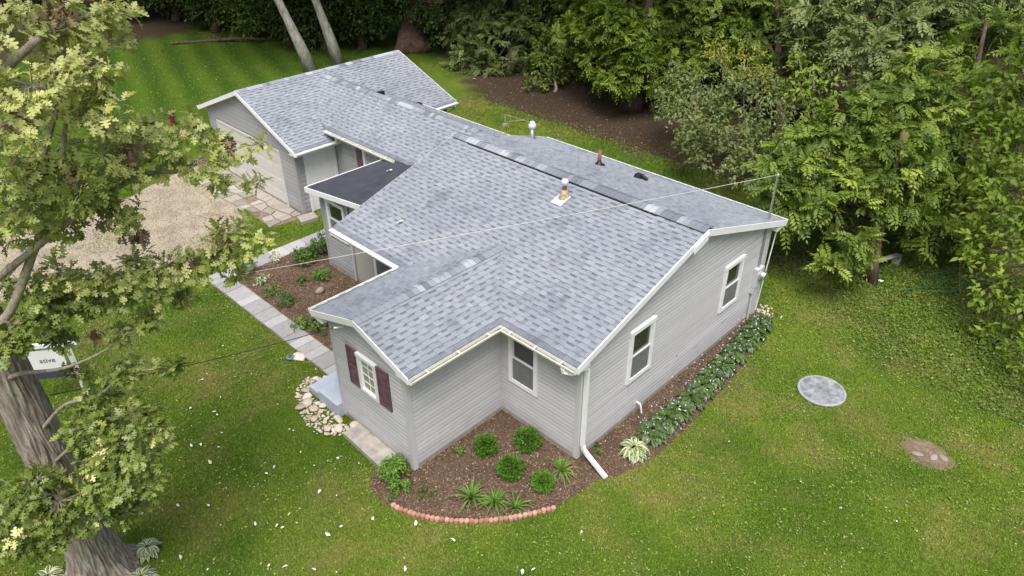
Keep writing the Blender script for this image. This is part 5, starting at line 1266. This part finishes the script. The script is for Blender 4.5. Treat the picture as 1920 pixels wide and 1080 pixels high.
def chips(polys, dens, z, s0, s1, mat, name, label, cat, tilt=.5):
    lv = Leaves()
    for pol in polys:
        a = np.array(pol); x0, y0 = a.min(0); x1, y1 = a.max(0); n = int((x1 - x0) * (y1 - y0) * dens); x = NR.uniform(x0, x1, n); y = NR.uniform(y0, y1, n); P = np.stack([x, y, np.full(n, z)], 1)
        k = inside(x, y, pol) & in_view(P)
        for f in HFOOT: k &= ~inside(x, y, f)
        P = P[k]; n = len(P); P[:, 2] += NR.uniform(0, s1 * .4, n)
        V, F = quads_leaf(P, unit(NR.normal(size=(n, 3)) * [1, 1, tilt]), unit(NR.normal(0, tilt, (n, 3)) + [0, 0, 1]), NR.uniform(s0, s1, n), NR.uniform(s0, s1, n) * .45); lv.add(V, F, np.repeat(np.clip(NR.normal(.45, .25, n), 0, 1), 2))
    tag(link(name, lv.mesh(name, mat)), label, cat, kind='stuff')
chips([BED_FRONT, BED_LEFT], 900, .014, .025, .07, M['chip'], 'mulch_chips', 'brown bark chips covering the planting beds', 'mulch')
chips([DRIVE], 320, .010, .02, .07, M['pebble'], 'gravel_pebbles', 'loose tan pebbles over the gravel drive', 'gravel')
lit = [(12.8, 24, -8, 30)]
ll = Leaves()
P = np.stack([NR.uniform(9.2, 26, 9000), NR.uniform(-6, 30, 9000), np.full(9000, .015)], 1); P = P[(P[:, 0] > 12.3 + np.maximum(0, (P[:, 1] - 17) * .62)) & in_view(P)]; n = len(P)
V, F = quads_leaf(P, unit(NR.normal(size=(n, 3)) * [1, 1, .3]), unit(NR.normal(0, .4, (n, 3)) + [0, 0, 1]), NR.uniform(.05, .12, n), NR.uniform(.03, .06, n)); ll.add(V, F, np.repeat(np.clip(NR.normal(.4, .25, n), 0, 1), 2))
tag(link('leaf_litter', ll.mesh('leaf_litter', M['chip'])), 'dry leaf litter on the shaded ground under the trees', 'leaf litter', kind='stuff')

# fallen pale leaves on the lawn
pm_ = []
for q in range(4):
    m = MB(); k = 7; r2 = random.Random(q); pts = [((.6 + .5 * r2.random()) * .05 * math.cos(2 * math.pi * i / k) * (1.6 if q % 2 else 1), (.6 + .5 * r2.random()) * .03 * math.sin(2 * math.pi * i / k), .012 + .03 * r2.random()) for i in range(k)]
    for i in range(k): m.poly([(0, 0, .03), pts[i], pts[(i + 1) % k]])
    pm_.append(m.mesh('fallen_leaf', M['petal']))
def fallen(P, s):
    o = link('fallen_leaf', pm_[R.randrange(4)]); o.location = (P[0], P[1], .03); o.rotation_euler[2] = R.random() * 6.28; o.scale = (s * .5,) * 3
    tag(o, 'dry cream leaf fallen on the lawn', 'leaf', 'fallen pale leaves on the lawn')
for (u, v, s) in ((395, 870, 2.0), (600, 925, 2.2), (780, 985, 2.2), (850, 1015, 1.8), (335, 950, 1.6), (340, 1048, 1.9), (615, 1005, 2.0), (640, 990, 1.5), (480, 985, 1.7), (520, 988, 1.6), (530, 992, 1.5), (700, 975, 1.8), (760, 1070, 1.8), (980, 1075, 2.2), (1000, 1070, 1.4), (360, 838, 1.8), (378, 836, 1.8), (402, 775, 1.8), (358, 768, 1.6), (378, 715, 1.8), (500, 890, 1.4), (515, 878, 1.4), (634, 862, 1.6), (408, 780, 1.4), (392, 950, 1.5), (590, 1070, 1.3), (505, 1063, 1.4), (535, 1065, 1.6), (1090, 1000, 1.2), (1575, 955, 1.2), (1500, 905, 1.0), (1680, 980, 1.0)):
    fallen(gnd(u, v), s)
for _ in range(40):
    u, v = R.uniform(300, 760), R.uniform(640, 1075); p = gnd(u, v)
    if any(inside(np.array([p[0]]), np.array([p[1]]), q)[0] for q in NOGRASS): continue
    fallen(p, R.uniform(.6, 1.2))
m = MB(); m.poly([(0, .03, 1.0)]) if False else None
# a leaf lying on the roofs
for (x, y, z) in ((2.6, 9.0, dz(9.0) + .02), (.55, 5.9, ZE + SF * (.55 + OV) + .05)):
    o = link('fallen_leaf', pm_[1]); o.location = (x, y, z - .01); o.scale = (1.6,) * 3; tag(o, 'white leaf lying on the ' + ('black porch roof' if y > 8 else 'shingles above the front gutter'), 'leaf')

# ------------------------------------------------------------------ wires, sign, small yard things
def wire(name, a, b, r, sag, mat, label, n=40):
    a, b = V3(a), V3(b); pts = [a.lerp(b, i / n) - V3((0, 0, sag * 4 * (i / n) * (1 - i / n))) for i in range(n + 1)]
    m = MB(); m.tube(pts, r, 6); return tag(m.build(name, mat, smooth=True), label, 'cable')
Q = gnd(430, 508, 4.6); A0 = V3((mx, my, 4.02)); dirw = V3(Q) - A0; E0 = A0 + dirw * 1.75
wire('service_cable', A0, E0, .0055, .10, M['wire'], 'pale overhead service cable stretched across the roof to the mast')
wire('telephone_cable', (-B - .20, 3.93, 2.66), (-7.25, 4.15, 3.75), .007, .06, M['wire_dark'], 'thin dark cable from the wing gable to the oak trunk')
sp = gnd(165, 742); sg = thing('yard_sign', (sp[0], sp[1], 0), 'white post yard sign with hanging panel behind the oak', 'sign')
m = MB(); m.box(-.05, .05, -.05, .05, 0, 1.62); m.hexa([(-.06, -.06, 1.62), (.06, -.06, 1.62), (.06, .06, 1.62), (-.06, .06, 1.62), (-.01, -.01, 1.70), (.01, -.01, 1.70), (.01, .01, 1.70), (-.01, .01, 1.70)]); m.build('post', M['white'], sg)
ad = V3((-.62, .45, 0)).normalized(); an_ = V3((-ad.y, ad.x, 0)); an_ = an_ if an_.y < 0 else -an_
fr = (V3((0, 0, 0)), ad, V3((0, 0, 1)), an_)
m = MB(); m.obox(fr, -.22, .95, 1.42, 1.51, -.04, .04); m.build('arm', M['white'], sg)
m = MB(); m.obox(fr, .14, .84, .78, 1.34, -.012, .012); pn = m.build('panel', M['white'], sg)
m = MB(); m.obox(fr, .14, .84, .60, .775, -.012, .012); m.build('rider_panel', M['ink'], sg)
m = MB()
for uu in (.24, .74): m.tube([fr[1] * uu + V3((0, 0, 1.43)), fr[1] * uu + V3((0, 0, 1.33))], .006, 5)
m.build('hook', M['tin'], sg)
fc = bpy.data.curves.new('lettering', 'FONT'); fc.body = 'ative'; fc.size = .17; fc.extrude = .002; fc.align_x = 'CENTER'; fc.align_y = 'CENTER'
to = bpy.data.objects.new('lettering', fc); col.objects.link(to)
bpy.context.view_layer.update(); dg = bpy.context.evaluated_depsgraph_get(); tme = bpy.data.meshes.new_from_object(to.evaluated_get(dg)); bpy.data.objects.remove(to)
tme.materials.clear(); tme.materials.append(M['ink']); lo_ = link('lettering', tme, sg)
lx = -ad; lo_.matrix_local = Matrix(((lx.x, 0, an_.x, (ad * .49 + an_ * .0155).x), (lx.y, 0, an_.y, (ad * .49 + an_ * .0155).y), (0, 1, 0, 1.08), (0, 0, 0, 1)))
# red yard hydrant by the garage
p = gnd(326, 234); m = MB(); m.lathe((0, 0, 0), [(.12, 0), (.12, .06), (.09, .08), (.085, .42), (.11, .44), (.11, .50), (.07, .58), (.02, .62)], 14); hy = tag(m.build('yard_hydrant', M['red'], smooth=False, loc=(p[0], p[1], 0)), 'small red hydrant standing on the back lawn beyond the oak', 'hydrant')
m = MB(); m.tube([(-.17, 0, .34), (.17, 0, .34)], .045, 10); m.build('outlet', M['red'], hy)
# fallen logs on the back lawn
a, b = gnd(322, 84), gnd(500, 80)
m = MB(); c_ = (a + b) / 2 + np.array([.3, .35, 0]); limb(m, (a[0], a[1], .08), (c_[0], c_[1], .10), .07, .10, 0, 9, .04, 7); limb(m, (c_[0], c_[1], .10), (b[0], b[1], .2), .10, .05, 0, 9, .04, 7); limb(m, (c_[0], c_[1], .12), (c_[0] - .9, c_[1] + .9, .5), .05, .015, 0, 6, .1, 5); tag(m.build('fallen_log', M['bark_dark'], smooth=True), 'long fallen log across the back edge of the far lawn', 'log')
# planks, hose under the walnut
a, b = gnd(1625, 497, .3), gnd(1684, 478, .3); d_ = unit((b - a)[None])[0]; n_ = np.array([-d_[1], d_[0], 0]) * .07
m = MB(); m.prism([tuple(a - n_), tuple(b - n_), tuple(b + n_), tuple(a + n_)], (0, 0, .035)); m.box(a[0] - .1, a[0] + .08, a[1] - .1, a[1] + .1, 0, .3); m.box(b[0] - .1, b[0] + .08, b[1] - .1, b[1] + .1, 0, .3); tag(m.build('weathered_plank', M['plank']), 'grey weathered plank propped behind the slim walnut trunk', 'plank')
a, b = gnd(1625, 521, .05), gnd(1656, 528, .05); m = MB(); m.tube([tuple(a), tuple(b)], .035, 6); tag(m.build('white_pipe', M['white']), 'short white pipe lying at the slim walnut trunk', 'pipe')
c = gnd(1755, 535, .12); m = MB(); pts = [(c[0] + (.55 + .06 * math.sin(3 * t)) * math.cos(t) + .05 * t, c[1] + .38 * math.sin(t) - .03 * t, .12 + .01 * t) for t in np.linspace(0, 15, 90)]; pts += [(pts[-1][0] - .25 * i, pts[-1][1] + .18 * i, .1) for i in range(1, 6)]
m.tube(pts, .010, 6); tag(m.build('garden_hose', M['hose'], smooth=True), 'loosely coiled green garden hose in the weeds on the right', 'hose')
p = gnd(1430, 583); 
gp = thing('gravel_pile', (p[0], p[1], 0), 'small pile of tan stones at the rear gable corner', 'stones')
for i in range(40):
    o = link('stone', ROCKS[i % 6], gp, (R.gauss(0, .14), R.gauss(0, .16), .02)); s = R.uniform(.025, .05); o.scale = (s, s, s); o.rotation_euler[2] = R.random() * 6
